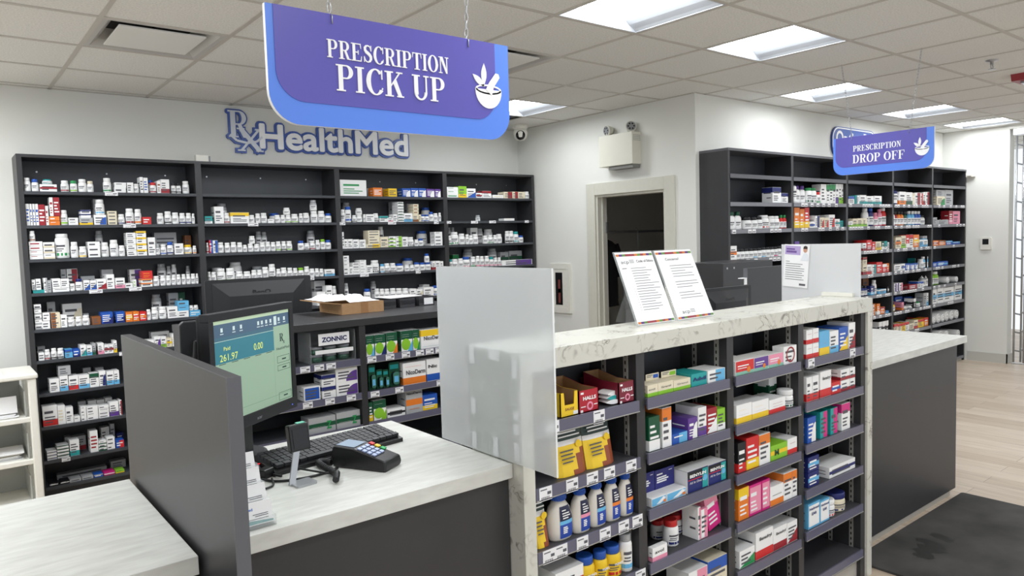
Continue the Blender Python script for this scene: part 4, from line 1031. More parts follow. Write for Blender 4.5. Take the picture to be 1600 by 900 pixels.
def counter_card(p0, p1, pt, tb_, label):
    a, b, yp, zs, h = spot(GU, 1, 2, R2, p0, p1, pt)
    w = b-a; m_ = MB(); nv = mat('print_navy_card', (30,34,116), .4)
    m_.box(-w/2, w/2, .05, .054, 0, h, nv); m_.box(-w/2, w/2, 0, .05, 0, h*.3, PAPER); m_.rect(-w*.48, w*.48, h*.02, h*.27, -.0005, pm('c'))
    m_.rect(w*.3, w*.47, h*.05, h*.14, -.0008, pm('o')); m_.face([(-w*.2,-.0008,h*.05),(w*.1,-.0008,h*.05),(w*.48,-.0008,h*.2),(w*.3,-.0008,h*.26)], WHT)
    for v, q in ((.8,.3),(.68,.5),(.6,.6),(.52,.5)): m_.rect(-w*.42, -w*.42+w*q, h*v, h*v+.005, .0493, WHT)
    m_.rect(w*.2, w*.38, h*.88, h*.9, .0493, WHT)
    o = m_.build('display_card_box', None, ((a+b)/2, yp, zs+.0007)); tag(o, label, 'display box', 'navy display boxes')
counter_card(84, 192, 165, 0, 'navy display box with sky blue front, half behind the divider')
counter_card(196, 338, 125, 0, 'navy display box with sky blue front, fully in view')
BW_ = (('BENYLIN', .48, .70, .14, .8, 'w', .04), ('All In One L', .42, .40, .11, .7, 'w', .0), ('________', .45, .60, .01, .8, 'R', .03))
def benylin(p0, p1, pt, label):
    o, (a, b, yp, zs, h) = G(GU, 1, 2, R2, p0, p1, pt, 'Uk', 't', label, BW_, d=.07)
    w = b-a; m_ = MB(); m_.rect(w*.2, w*.47, h*.05, h*.95, -.0014, pm('t')); m_.rect(-w*.48, w*.2, h*.57, h*.61, -.0016, pm('R'))
    m_.lathe([(0,-.0018),(w*.1,-.0018)], pm('c'), 12, (w*.34, 0, h*.5), axis='Y', cap=False)
    m_.box(-w/2-.0006, -w/2-.0002, .0, .068, 0, h-.001, PAPER); m_.box(-w/2, w/2, 0, .068, h-.0002, h+.0004, PAPER); m_.build('printed_panel', o)
benylin(352, 504, 108, 'navy and teal cold remedy carton, left of its twin')
benylin(506, 662, 58, 'navy and teal cold remedy carton next to the right divider')
def free_bottle(pc, pt, yo, w, label):
    c_ = at(R2[0]+pc/R2[2], R2[1]+pt/R2[2], Y, GF+yo+w/2); zs = GU.z[1][3]
    tag(bottle(c_.x, GF+yo, zs, w, min(c_.z-zs, .145), 'w', 'R', 'wU'), label, 'pill bottle', 'white bottles with red caps')
    bo = bpy.data.objects; return c_.x+w/2
free_bottle(128, 476, .105, .054, 'white bottle with red cap, farthest left by the divider')
free_bottle(222, 478, .036, .058, 'front white bottle with red cap and navy label, behind the small pink carton')
PREV[('marble-counter', 1, 3, False)] = free_bottle(262, 436, .094, .05, 'white bottle with red cap next to the pink cartons')-.03
a, b = at(R2[0]+96/R2[2], R2[1]+700/R2[2], Y, GF+.006).x, at(R2[0]+205/R2[2], R2[1]+700/R2[2], Y, GF+.006).x
tag(carton((a+b)/2, GF+.008, GU.z[1][3], b-a, .02, .05, 'w', 'P', 'b', (('avol', .45, .55, .22, .6, 'k', .01),), name='remedy_carton'), 'small white and pink carton standing in front of the red-capped bottles', 'remedy box')
G(GU, 1, 3, R2, 340, 400, 418, 'wP', 'r', 'white carton with pink half, beside the red-capped bottles', d=.07)
G(GU, 1, 3, R2, 402, 500, 405, 'Pw', 'l', 'pink carton with white left half under the price rail', d=.06)
def leaner(p0, yo, pt, w, h, d, body, acc, ang, label, word=''):
    a = p0; zs = GU.z[1][3]
    m_ = carton_mesh(w, d, h, body[0], body[1], 't', random.Random(3), ((word, .5, .72, .1, .8, 'k', .02),) if word else ())
    o = m_.build('remedy_carton', None, (a, GF+yo, zs+.002)); tag(o, label, 'remedy box', 'leaning pink cartons'); o.rotation_euler = (0, -ang, 0)
    o.location.z = zs+.002+abs(w/2*math.sin(ang)); return o
leaner(2.138, .11, 400, .04, .12, .08, 'mw', 'w', .24, 'narrow magenta carton leaning left behind the tall pink one')
leaner(2.199, .035, 400, .075, .135, .07, 'mP', 'o', .24, 'tall pink carton leaning left against the others, by the divider')
G(GU, 1, 4, R2, 360, 500, 850, 'wP', 'r', 'white carton on the lowest visible shelf under the red-capped bottles')
G(GU, 1, 4, R2, 502, 660, 760, 'eu', 't', 'cream card box with a blue top on the lowest visible shelf')

for p0, p1, pt, c, lb in ((40,162,312,'R','red and mint carton'),(164,258,290,'p','lilac and mint carton'),(260,358,268,'P','pink and mint carton')):
    o, (a, b, yp, zs, h) = G(GU, 2, 0, S1, p0, p1, pt, 'w'+c, 'f', lb+' of the three small matching cartons', (('_', .5, .5, .01, .1, 'w', 0),), d=.09)
    w = b-a; MB().rect(-w*.49, w*.49, h*.02, h*.25, -.0012, mat('print_mint', (140,196,176), .4)).rect(-w*.49, w*.49, h*.25, h*.98, -.0012, pm(c)).lathe([(0,-.0018),(w*.1,-.0018)], pm('o'), 10, (w*.2,0,h*.32), axis='Y', cap=False).rect(-w*.4, w*.2, h*.6, h*.68, -.0016, WHT).rect(-w*.4, w*.1, h*.45, h*.5, -.0016, WHT).build('printed_panel', o)
o, (a, b, yp, zs, h) = G(GU, 2, 0, S1, 362, 464, 212, 'wr', '', 'white carton with a dark red ring, at the right of its shelf', d=.05)
w = b-a; w = min(w, h); MB().lathe([(w*.34,-.0014),(w*.43,-.0014)], pm('r'), 20, (w*.02,0,h*.5), axis='Y', cap=False).build('printed_ring', o)
G(GU, 2, 1, S1, 46, 148, 605, 'wy', 'b', 'white carton with yellow base, left of its twin', (('____', .45, .45, .03, .7, 'k', .03), ('____', .4, .7, .05, .5, 'y', .03)))
G(GU, 2, 1, S1, 150, 262, 578, 'wy', 'b', 'white carton with yellow base, between its twin and the red box', (('____', .45, .45, .03, .7, 'k', .03), ('____', .4, .7, .05, .5, 'y', .03)))
G(GU, 2, 1, S1, 264, 374, 565, 'wR', 'b', 'white and red carton beside the white tub', (('___', .5, .7, .08, .6, 'r', .03), ('___', .5, .5, .08, .6, 'r', .03)))
jar_bottle(2, 1, S1, 388, 462, 508, 'w', 'w', 'wG', 'white tub with green print at the slotted strip', kind='j', cat='tub', name='tub')
tag(carton(2.69, GF+.1, .902, .06, .07, .13, 'G', 'w', 't', name='remedy_carton'), 'green carton with white top behind the white tub', 'remedy box', 'goods on the second shelf of the third marble-counter bay')
G(GU, 2, 2, S2, 56, 108, 5, 'kR', 'b', 'black and red carton at the left divider', )
G(GU, 2, 2, S2, 112, 195, -35, 'Ry', 'b', 'tall red and yellow carton beside the black one')
G(GU, 2, 2, S2, 197, 272, -52, 'wo', 't', 'tall white and orange carton beside the bright green one')
G(GU, 2, 2, S2, 275, 386, 12, 'ly', 'm', 'bright green and yellow carton with a large letter', (('M', .35, .3, .4, .25, 'G', .03),))
G(GU, 2, 2, S2, 388, 468, -25, 'wR', 'b', 'white and red carton by the right divider, third shelf', (('__', .5, .7, .1, .6, 'r', .03),))
G(GU, 2, 3, S2, 60, 128, 305, 'oy', 't', 'tall orange carton with a pale front, left end')
G(GU, 2, 3, S2, 130, 214, 285, 'mP', 'f', 'magenta and pink carton, left of its twin')
G(GU, 2, 3, S2, 216, 270, 255, 'mP', 'f', 'magenta and pink carton beside the low white one')
G(GU, 2, 3, S2, 272, 360, 292, 'wo', 'b', 'low white carton with an orange base', (('______', .5, .55, .12, .7, 'k', .03),))
G(GU, 2, 3, S2, 362, 418, 205, 'wo', 't', 'white and orange carton, left of its twin')
G(GU, 2, 3, S2, 420, 476, 185, 'wo', 't', 'white and orange carton at the right divider')
G(GU, 2, 4, S2, 66, 168, 712, 'wg', 'd', 'white carton with a green leaf corner')
BD = (('Benadryl', .55, .68, .12, .7, 'k', .02),)
G(GU, 2, 4, S2, 176, 290, 592, 'wR', 'b', 'white and red allergy carton with a red edge, left of its neighbours', BD)
G(GU, 2, 4, S2, 292, 384, 565, 'wr', 'b', 'white allergy carton with dark red base', BD)
G(GU, 2, 4, S2, 386, 492, 522, 'wr', 'd', 'white and dark red carton at the right divider, low down')
PREV[('marble-counter', 2, 4, True)] = 2.30
G(GU, 2, 4, S2, 122, 200, 570, 'rw', 't', 'dark red carton behind the white and red allergy carton', back=True)

G(GU, 3, 0, S1, 513, 555, 110, 'wR', 'b', 'narrow white and red carton by the left divider', (('__', .5, .72, .1, .7, 'r', .03),), cnt=2)
G(GU, 3, 0, S1, 557, 597, 98, 'wR', 'b', 'narrow white and red carton next to the children\'s blue carton', (('__', .5, .72, .1, .7, 'r', .03),), cnt=2)
G(GU, 3, 0, S1, 602, 668, 115, 'cy', 'b', 'sky blue carton with a small figure and yellow base', (('_', .5, .5, .04, .3, 'R', .03),))
G(GU, 3, 0, S1, 670, 730, 116, 'wc', 'b', 'white carton with sky blue base between two blue cartons')
G(GU, 3, 0, S1, 732, 793, 90, 'uy', 'd', 'blue carton with a yellow corner')
G(GU, 3, 0, S1, 797, 854, 58, 'wr', 'd', 'tall white carton with red corner, right end of top shelf')
G(GU, 3, 1, S1, 516, 552, 425, 'wR', 'b', 'white and red cough carton at the left divider')
G(GU, 3, 1, S1, 554, 598, 412, 'wR', 'b', 'white and red cough carton, second from the left divider')
G(GU, 3, 1, S1, 606, 680, 385, 'wR', 'b', 'large white and red allergy carton with an orange band', BD)
G(GU, 3, 1, S1, 682, 742, 455, 'Ru', 'm', 'small red carton with a blue stripe')
G(GU, 3, 1, S1, 744, 803, 370, 'wr', 'b', 'white and dark red carton of the left stack of two', cnt=2)
G(GU, 3, 1, S1, 805, 858, 358, 'wr', 'b', 'white and dark red carton of the stack by the slotted strip', cnt=2)
G(GU, 3, 2, S1, 522, 577, 690, 'uw', 'c', 'blue carton with a white swoosh at the left divider')
G(GU, 3, 2, S1, 606, 655, 655, 'tm', 'r', 'teal and pink carton, left of its twin')
G(GU, 3, 2, S1, 676, 722, 632, 'tm', 'r', 'teal and pink carton, right of its twin')
G(GU, 3, 2, S1, 750, 806, 600, 'wm', 't', 'white carton with a magenta top')
G(GU, 3, 3, S2, 526, 598, 95, 'Uc', 'm', 'navy carton with pale dots by the left divider', cnt=2)
G(GU, 3, 3, S2, 668, 848, 140, 'wU', 'm', 'white box with navy stripes lying on its side', d=.12)
PREV[('marble-counter', 3, 3, True)] = 2.8
G(GU, 3, 3, S2, 604, 700, 115, 'Us', 'm', 'dark navy box lying behind the white striped one', back=True)
NW = (('Neilmed', .5, .74, .1, .8, 'U', .02), ('EAR', .5, .52, .12, .4, 'U', .02))
G(GU, 3, 4, S2, 526, 604, 405, 'cw', 'f', 'sky blue carton with navy lettering at the left divider', NW)
G(GU, 3, 4, S2, 606, 668, 385, 'cw', 'f', 'sky blue carton with navy lettering beside the white tub', NW)
jar_bottle(3, 4, S2, 670, 722, 392, 'w', 'w', 'wR', 'small white tub with red print beside the navy-lidded jar', cat='tub', kind='j', name='tub')
jar_bottle(3, 4, S2, 728, 800, 348, 'e', 'U', 'eU', 'cream ointment jar with a navy lid', cat='jar', kind='j', name='ointment_jar')

# low cabinet
ZX0, ZX1 = at(440+165/3.75, 550, Y, LF+.03).x, at(440+430/3.75, 550, Y, LF+.03).x
zb = LU.z[0][0]; zw = ZX1-ZX0
t = thing('display_stand', 'clear display stand holding green tins under a white lettered sign', 'display stand', ((ZX0+ZX1)/2, LF+.02, zb+.0007))
MB().box(-zw/2, zw/2, 0, .16, 0, .004, CLEAR).box(-zw/2, -zw/2+.004, 0, .16, .004, .16, CLEAR).box(zw/2-.004, zw/2, 0, .16, .004, .16, CLEAR).box(-zw/2, zw/2, .156, .16, .004, .17, CLEAR).build('case', t)
MB().box(-zw*.32, zw*.36, -.002, .002, .092, .152, PAPER).text('ZONNIC', 0.006, .11, .024, -.0028, mat('print_ink_navy', (24,30,84), .4), width=zw*.56, bold=.04).build('sign', t)
MB().box(-zw*.4, zw*.44, -.003, .001, .048, .068, PAPER).build('shelf_strip', t)
TIN = mat('tin_green', (70,104,88), .3, metal=.4)
for r_ in range(2):
    for q in range(3):
        o = MB().lathe([(.030,0),(.032,.003),(.032,.022),(.030,.024)], TIN, 20).lathe([(.0315,.0245),(.033,.026),(.033,.036),(.031,.038)], GREYP, 20).build('tin', None, (t.location.x-zw*.3+q*zw*.3, LF+.02+.05, zb+.0058+r_*.0395))
        tag(o, '%s green tin %s inside the clear display stand' % (['left', 'middle', 'right'][q], ['on the base', 'stacked on another'][r_]), 'tin', 'green tins in the display stand')
G(LU, 0, 1, K_, 130, 228, 618, 'wu', 'f', 'white and blue box alone at the left of its shelf', d=.09)
G(LU, 0, 1, K_, 236, 315, 545, 'wU', 't', 'white and navy box of the stack of two', cnt=2)
G(LU, 0, 1, K_, 318, 444, 505, 'wp', 'c', 'white box with lilac swoosh of the stack of two', cnt=2)
G(LU, 0, 2, K_, 158, 318, 795, 'sG', 'm', 'silver and green box, left of its twin', (('Z', .75, .2, .5, .2, 'g', .04), ('____', .35, .4, .05, .5, 'w', .03)), d=.1)
G(LU, 0, 2, K_, 322, 460, 762, 'sG', 'm', 'silver and green box by the cabinet post', (('Z', .75, .2, .5, .2, 'g', .04), ('____', .35, .4, .05, .5, 'w', .03)), d=.1)
for (p0, p1, pt, c), lb in zip([(488,542,318,'c'),(546,607,308,'U'),(612,678,298,'o'),(700,765,288,'c'),(767,808,280,'g')],
    ['green gum carton with sky blue corner beside the cabinet post', 'green gum carton with navy corner', 'green gum carton with orange corner', 'green gum carton with pale blue corner, standing apart', 'narrow green gum carton beside the yellow patch box']):
    G(LU, 1, 0, K_, p0, p1, pt, 'w'+c, 'g', lb, (('____', .4, .82, .05, .6, 'w', .03), ('____', .4, .72, .05, .6, 'w', .03)), d=.08)
ND = (('NicoDerm', .55, .46, .2, .85, '#', .03),)
G(LU, 1, 0, K_, 815, 942, 280, 'wy', 't', 'white patch box with yellow top and teal base', ND+(('_____', .5, .12, .03, .9, 't', .05),), d=.08)
for q, (p0, p1, pt) in enumerate(((508,548,490),(555,590,515),(594,625,515),(628,690,472))):
    a, b, yp, zs, h = spot(LU, 1, 1, K_, p0, p1, pt, setback=.04)
    w = b-a; m_ = MB(); DG = mat('print_bottle_green', (28,84,58), .35)
    m_.prism(rrect(-w/2, w/2, 0, h, w*.2), .0, .002, DG); m_.prism(rrect(-w*.3, w*.3, h*.1, h*.62, w*.25), -.022, 0, mat('blister_plastic', (70,120,104), .12), BLACK)
    m_.rect(-w*.4, w*.4, h*.72, h*.9, -.0006, pm('t')); m_.rect(-w*.2, w*.2, h*.2, h*.45, -.0226, pm('c'))
    o = m_.build('blister_pack', None, ((a+b)/2, yp, zs+.0007)); tag(o, ORD[q+1]+' green spray blister pack from the cabinet post', 'blister pack', 'green spray blister packs')
G(LU, 1, 1, K_, 710, 845, 472, 'wo', 'b', 'white patch box with orange base', ND+(('____', .45, .82, .05, .7, 'o', .04),), d=.08)
G(LU, 1, 1, K_, 850, 936, 448, 'wu', 'b', 'white and blue box next to the orange-based patch box', (('Nic', .4, .6, .14, .6, 'k', .03),))
G(LU, 1, 2, K_, 505, 536, 708, 'Gy', 'b', 'narrow green carton with yellow base by the post')
G(LU, 1, 2, K_, 538, 612, 692, 'wl', 'g', 'green gum carton alone on the lower shelf', (('____', .4, .82, .05, .6, 'w', .03),), d=.08)
G(LU, 1, 2, K_, 620, 726, 742, 'wk', 'm', 'flat white box with black stripe, lower shelf')
G(LU, 1, 2, K_, 728, 824, 632, 'so', 'm', 'tall grey patch box with orange stripes', (('NicoDerm', .5, .84, .1, .9, 'k', .03), ('___', .5, .2, .1, .6, 'o', .05)))
G(LU, 1, 2, K_, 826, 912, 662, 'uy', 'b', 'blue box with yellow base, lower shelf')

# ------------------------------------------------------------------ counters, partition, acrylic sheets
CZ = .98
t = thing('pickup_counter', 'dark pickup counter with pale streaked top, right of the charcoal partition', 'counter', (.44, 1.6, 0))
lbox(t, 'worktop', .438, 1.263, 1.6, 2.30, CZ-.042, CZ, COUNTER, bevel=.0015)
lbox(t, 'front_panel', .438, 1.262, 1.622, 1.64, 0, CZ-.042, DARK)
lbox(t, 'side_panel', .438, .456, 1.64, 2.27, 0, CZ-.042, DARK); lbox(t, 'side_panel', 1.244, 1.262, 1.64, 2.27, 0, CZ-.042, DARK)
t = thing('side_counter', 'pale streaked counter left of the charcoal partition', 'counter', (-.9, 1.57, 0))
lbox(t, 'worktop', -.9, .398, 1.572, 2.245, CZ-.04, CZ, COUNTER, bevel=.0015)
lbox(t, 'front_panel', -.88, .392, 1.60, 1.618, 0, CZ-.04, DARK)
lbox(t, 'side_panel', .374, .392, 1.618, 2.22, 0, CZ-.04, DARK); lbox(t, 'side_panel', -.88, -.862, 1.618, 2.22, 0, CZ-.04, DARK)
t = thing('partition_panel', 'tall charcoal privacy partition between the two counters', 'partition', (.42, 1.352, 0))
lbox(t, 'panel', .408, .434, 1.352, 2.285, .0, 1.383, DARK, bevel=.001)
lbox(t, 'edge_band', .4075, .4345, 1.3505, 1.352, 0, 1.383, EDGE)
CRZ = .965
t = thing('drop_off_counter', 'dark drop off counter with pale top at the right end of the marble unit', 'counter', (3.36, 1.69, 0))
lbox(t, 'worktop', 3.357, 4.79, 1.665, 2.42, CRZ-.04, CRZ, COUNTER, bevel=.0015)
lbox(t, 'front_panel', 3.357, 4.735, 1.70, 1.72, .045, CRZ-.04, DARK); lbox(t, 'side_panel', 4.715, 4.735, 1.72, 2.38, .045, CRZ-.04, DARK)
lbox(t, 'plinth', 3.36, 4.71, 1.72, 1.735, 0, .045, mat('plinth_grey', (178,174,166), .5)); lbox(t, 'plinth', 4.69, 4.71, 1.735, 2.36, 0, .045, mat('plinth_grey', (178,174,166), .5))
lbox(t, 'back_panel', 3.36, 4.715, 2.36, 2.38, 0, CRZ-.04, DARK)

t = thing('frosted_sheet', 'frosted acrylic sheet taped to the left end of the marble unit', 'screen', (1.262, 1.404, .987))
lbox(t, 'sheet', 1.2545, 1.2595, 1.404, 1.953, .987, 1.541, FROST)
ed = mat('sheet_edge', (236,240,240), .3)
lbox(t, 'polished_edge', 1.2545, 1.2595, 1.4025, 1.404, .987, 1.541, ed)
TAPE = mat('white_tape', (244,244,244), .6)
for y, z, w, h in ((1.775,1.275,.025,.05),(1.665,1.285,.05,.028),(1.572,1.26,.022,.06),(1.775,1.12,.022,.05),(1.572,1.125,.022,.028),(1.572,1.085,.022,.028),(1.775,1.015,.022,.05),(1.67,1.015,.022,.06),(1.572,1.02,.022,.055)):
    lbox(t, 'tape', 1.2578, 1.2588, y-w/2, y+w/2, z-h/2, z+h/2, TAPE)
t = thing('white_sheet', 'white acrylic privacy sheet standing at the right end of the marble unit', 'screen', (3.36, 1.613, CRZ))
lbox(t, 'sheet', 3.357, 3.362, 1.613, 2.012, CRZ, 1.552, FROSTW)
lbox(t, 'edge_channel', 3.335, 3.3565, 1.64, 1.79, GT+.0008, GT+.018, WPLAST)
fp = [(3.348,1.858,1.545),(3.348,1.991,1.549)]
m_ = MB().box(-.066, .066, 0, .0008, -.21, 0, PAPER)
m_.rect(-.062, .02, -.05, -.006, -.0004, mat('flyer_lilac', (178,160,206), .6)); m_.rect(-.055, .0, -.04, -.03, -.0008, mat('flyer_violet', (112,84,150), .6)); m_.rect(-.055, -.01, -.026, -.018, -.0008, mat('flyer_violet', (112,84,150), .6))
sk = mat('photo_skin', (196,150,126), .6); hr = mat('photo_hair', (58,44,40), .6)
m_.lathe([(0,-.0009),(.011,-.0009)], sk, 12, (.045,0,-.022), sy=1.3, axis='Y', cap=False).face([(.034,-.001,-.018),(.056,-.001,-.018),(.055,-.001,-.006),(.045,-.001,-.002),(.036,-.001,-.006)], hr)
m_.face([(.022,-.001,-.075),(.064,-.001,-.075),(.06,-.001,-.045),(.048,-.001,-.036),(.038,-.001,-.04)], mat('photo_coat', (222,226,232), .6))
for q in range(9):
    m_.rect(-.055, -.055+[.02,.09,.08,.1,.1,.09,.1,.09,.1][q], -.085-q*.011, -.0825-q*.011, -.0006, INK)
m_.rect(.022, .055, -.2, -.19, -.0006, INK)
o = m_.build('flyer', None, (3.3535, 1.925, 1.549), (math.radians(2), 0, -math.pi/2-.0)); o.rotation_euler = (0, math.radians(4), -math.pi/2)
tag(o, 'white flyer with a lilac header taped to the white acrylic sheet', 'flyer')

# framed pages on the marble
def page(x0, y0, x1, y1, h, lean, head, sub, logo_low, label):
    w = math.hypot(x1-x0, y1-y0); root = thing('page_holder', label, 'sign holder', (x0, y0, GT+.001), math.atan2(y1-y0, x1-x0), 'acrylic page holders')
    M = Matrix.Rotation(-lean, 4, 'X')
    m_ = MB().box(0, w, .0, .003, 0, h, CLEAR).xf(M); m_.build('acrylic_front', root)
    b_ = MB().box(.0, w, .003, .005, 0, h, CLEAR).xf(M)
    yb_ = h*.62*math.sin(lean)+.004; zb_ = h*.62*math.cos(lean)
    b_.face([(w*.2, yb_, zb_), (w*.8, yb_, zb_), (w*.8, yb_+.075, 0), (w*.2, yb_+.075, 0)], CLEAR).face([(w*.2,.006,.002),(w*.8,.006,.002),(w*.8,yb_+.075,.001),(w*.2,yb_+.075,.001)], CLEAR)
    b_.build('easel_back', root)
    p = MB().box(.004, w-.004, -.0012, -.0004, .004, h-.004, PAPER)
    cols = [(88,52,120), (200,120,60), (88,52,120), (96,140,70), (150,60,70), (88,52,120), (210,160,80), (96,140,70), (88,52,120)]
    random.seed(len(head))
    for z0, z1 in ((.006, .014), (h-.02, h-.011)):
        for q in range(12):
            xx = .006+(w-.012)*q/12
            p.rect(xx, xx+(w-.012)/12, z0, z1, -.0015, mat('page_band_%d' % (q % 9), cols[random.randrange(9)], .6))
    p.text(head, w*.72 if sub else w*.4, h*.84, h*.035, -.0016, mat('ink_dark', (50,50,54), .6), width=w*(.44 if sub else .36), bold=.015)
    lx, lz = (w*.2, h*.83) if not logo_low else (w*.28, h*.09)
    p.text('acp', lx, lz, h*.05, -.0016, mat('ink_dark', (50,50,54), .6), width=w*.2)
    for q in range(3): p.rect(lx+w*.12, lx+w*.24, lz+h*.008+q*h*.018, lz+h*.014+q*h*.018, -.0016, INK)
    n = 17 if sub else 14
    for q in range(n):
        z = h*.76-q*h*(.6/n if sub else .54/n)
        if q in (5, 9, 13) and not sub: continue
        x = w*(.3 if sub and q < 8 else .28)
        p.rect(x, x+w*random.uniform(.35, .62), z, z+h*.0065, -.0016, INK)
        if sub and q in (0,): p.rect(w*.08, w*.2, z, z+h*.008, -.0016, mat('ink_dark', (50,50,54), .6))
        if sub and q > 7: p.rect(w*.22, w*.235, z, z+h*.006, -.0016, INK)
    p.xf(M).build('printed_page', root)
    return root
page(1.905, 1.690, 2.101, 1.680, .283, .42, 'Code of Ethics', True, False, 'framed page of ethics rules leaning on the marble top, left of two')
page(2.108, 1.676, 2.325, 1.672, .283, .42, 'Concerns?', False, True, 'framed page about concerns leaning on the marble top, right of two')

# ------------------------------------------------------------------ things on the pickup counter
MD = Vector((.811, .585, 0)); ang = math.atan2(.585, .811)
t = thing('computer_monitor', 'square black monitor with a lit till screen on the pickup counter', 'monitor', (.576, 2.037, CZ), ang)
mw, mh, mz = .41, .345, .115
SCRN = lambda n, c, e=.42: mat('screen_'+n, c, .25, emit=e)
m_ = MB()
for a, b, c, d in ((0,mw,mz+mh-.022,mz+mh),(0,mw,mz,mz+.036),(0,.021,mz+.036,mz+mh-.022),(mw-.021,mw,mz+.036,mz+mh-.022)): m_.box(a, b, 0, .03, c, d, BLACKM)
m_.text('acer', mw*.5, mz+.011, .010, -.0006, GREYP, bold=.02)
m_.build('bezel', t, bevel=.0012)
MB().box(.004, mw-.004, .03, .045, mz+.004, mz+mh-.004, BLACKM).box(.06, mw-.06, .045, .075, mz+.05, mz+mh-.05, BLACKM).build('back_shell', t, bevel=.004)
MB().box(mw*.42, mw*.58, .05, .085, .012, mz+.12, BLACKM).build('stand_post', t, bevel=.003)
MB().lathe([(.11,0),(.11,.008),(.1,.012)], BLACKM, 28, (mw*.5, .10, 0), sy=.85).build('stand_base', t)
m_ = MB(); x0, x1, z0, z1 = .021, mw-.021, mz+.036, mz+mh-.022; sw, sh_ = x1-x0, z1-z0
SX = lambda u: x0+sw*u
SZ = lambda v: z1-sh_*v
def sr(u0, u1, v0, v1, mt, e): m_.rect(SX(u0), SX(u1), SZ(v1), SZ(v0), .004-e, mt)
sr(0, 1, 0, 1, SCRN('sage', (142,166,144)), 0)
sr(0, 1, 0, .035, SCRN('pale', (170,190,160)), .0002); sr(0, 1, .035, .165, SCRN('slate', (70,92,112)), .0002)
sr(0, .765, .165, .42, SCRN('sea', (58,116,130)), .0002); sr(0, .765, .165, .20, SCRN('seadark', (66,100,116)), .0004)
sr(0, .765, .20, .206, SCRN('line', (160,190,180)), .0005)
for q in range(9):
    u = (.1,.245,.335,.56,.61,.67,.73,.85,.93)[q]; sr(u-.013, u+.013, .075, .115, SCRN('icon', (190,205,205)), .0004); sr(u-.02, u+.02, .13, .138, SCRN('icon', (190,205,205)), .0004)
sr(.775, .815, .055, .15, SCRN('icon', (190,205,205)), .0004)
YL = SCRN('lemon', (214,226,120)); DK = SCRN('ink', (44,64,66), .2)
m_.text('261.97', SX(.17), SZ(.40), sh_*.07, .0032, YL, width=sw*.215); m_.text('Paid', SX(.15), SZ(.30), sh_*.04, .0032, YL, width=sw*.075)
m_.text('0.00', SX(.545), SZ(.365), sh_*.072, .0032, YL, width=sw*.12)
serif_text(m_, 'R', SX(.875), SZ(.34), sh_*.085, .0032, DK, depth=.0001); m_.text('x', SX(.91), SZ(.37), sh_*.05, .0032, DK)
m_.text('HealthMed', SX(.89), SZ(.43), sh_*.03, .0032, DK, width=sw*.19)
for v0, v1 in ((.50,.575),(.60,.66),(.90,.985)):
    for e_ in ((.80,.985,v0,v0+.004),(.80,.985,v1-.004,v1),(.80,.804,v0,v1),(.981,.985,v0,v1)): sr(*e_, DK, .0004)
    sr(.87, .93, (v0+v1)/2-.006, (v0+v1)/2+.008, DK, .0004)
sr(0, 1, .915, .92, SCRN('line2', (120,146,126)), .0003); sr(.755, .758, .42, 1, SCRN('line2', (120,146,126)), .0003)
for q in range(5): sr(.05+q*.15, .13+q*.15, .425, .431, DK, .0003)
m_.build('screen', t)
MB().lathe([(0,-.0008),(.002,-.0008)], mat('blue_led', (70,110,255), .3, emit=2), 8, (mw-.03, 0, mz+.014), axis='Y', cap=False).build('power_light', t)

def rear_monitor(x, y, z, w, h, rot, label, logo, hump=True):
    t = thing('computer_monitor', label, 'monitor', (x, y, z), rot)
    zb = .12
    MB().prism(rrect(-w/2, w/2, zb, zb+h, .012), 0, .02, BLACKM).build('back_shell', t)
    m_ = MB(); P0 = [(-w*.44,zb+h*.06),(w*.44,zb+h*.06),(w*.44,zb+h*.94),(-w*.44,zb+h*.94)]; P1 = [(-w*.3,zb+h*.2),(w*.3,zb+h*.2),(w*.3,zb+h*.7),(-w*.3,zb+h*.7)]
    for k in range(4):
        a, b = P0[k], P0[(k+1) % 4]; c, d = P1[(k+1) % 4], P1[k]
        m_.face([(a[0],-.001,a[1]),(b[0],-.001,b[1]),(c[0],-.03,c[1]),(d[0],-.03,d[1])], BLACKM)
    m_.face([(p[0],-.03,p[1]) for p in P1], BLACKM)
    if logo: m_.text(logo, 0, zb+h*.72, h*.075, -.026, BLACK, width=w*.17, bold=.02)
    m_.build('rear_hump', t)
    MB().box(-.03, .03, -.055, -.03, .01, zb+h*.5, BLACKM).build('stand_post', t, bevel=.004)
    MB().box(-.12, .12, -.13, .07, 0, .012, BLACKM).build('stand_base', t, bevel=.004)
    MB().box(-w/2+.01, w/2-.01, .02, .022, zb+.01, zb+h-.01, BLACK).build('screen', t)
    s_ = MB()
    for dx in (-.04, .05): s_.lathe([(0,-.0315),(.004,-.0315)], METAL, 8, (dx, 0, zb+h*.42), axis='Y', cap=False)
    s_.build('screw', t)
    return t
p = at(406, 437, Y, 4.4)
rear_monitor(p.x, 4.4, .976, .64, .335, -.02, 'wide black monitor seen from behind on the low cabinet, left of the open card box', 'BenQ')
p = at(1135, 455, Y, 2.26)
rear_monitor(p.x, 2.26, CRZ, .41, .25, -.06, 'grey-black monitor seen from behind on the drop off side, beyond the marble top', 'BenQ')
p = at(300, 505, Y, 2.62)
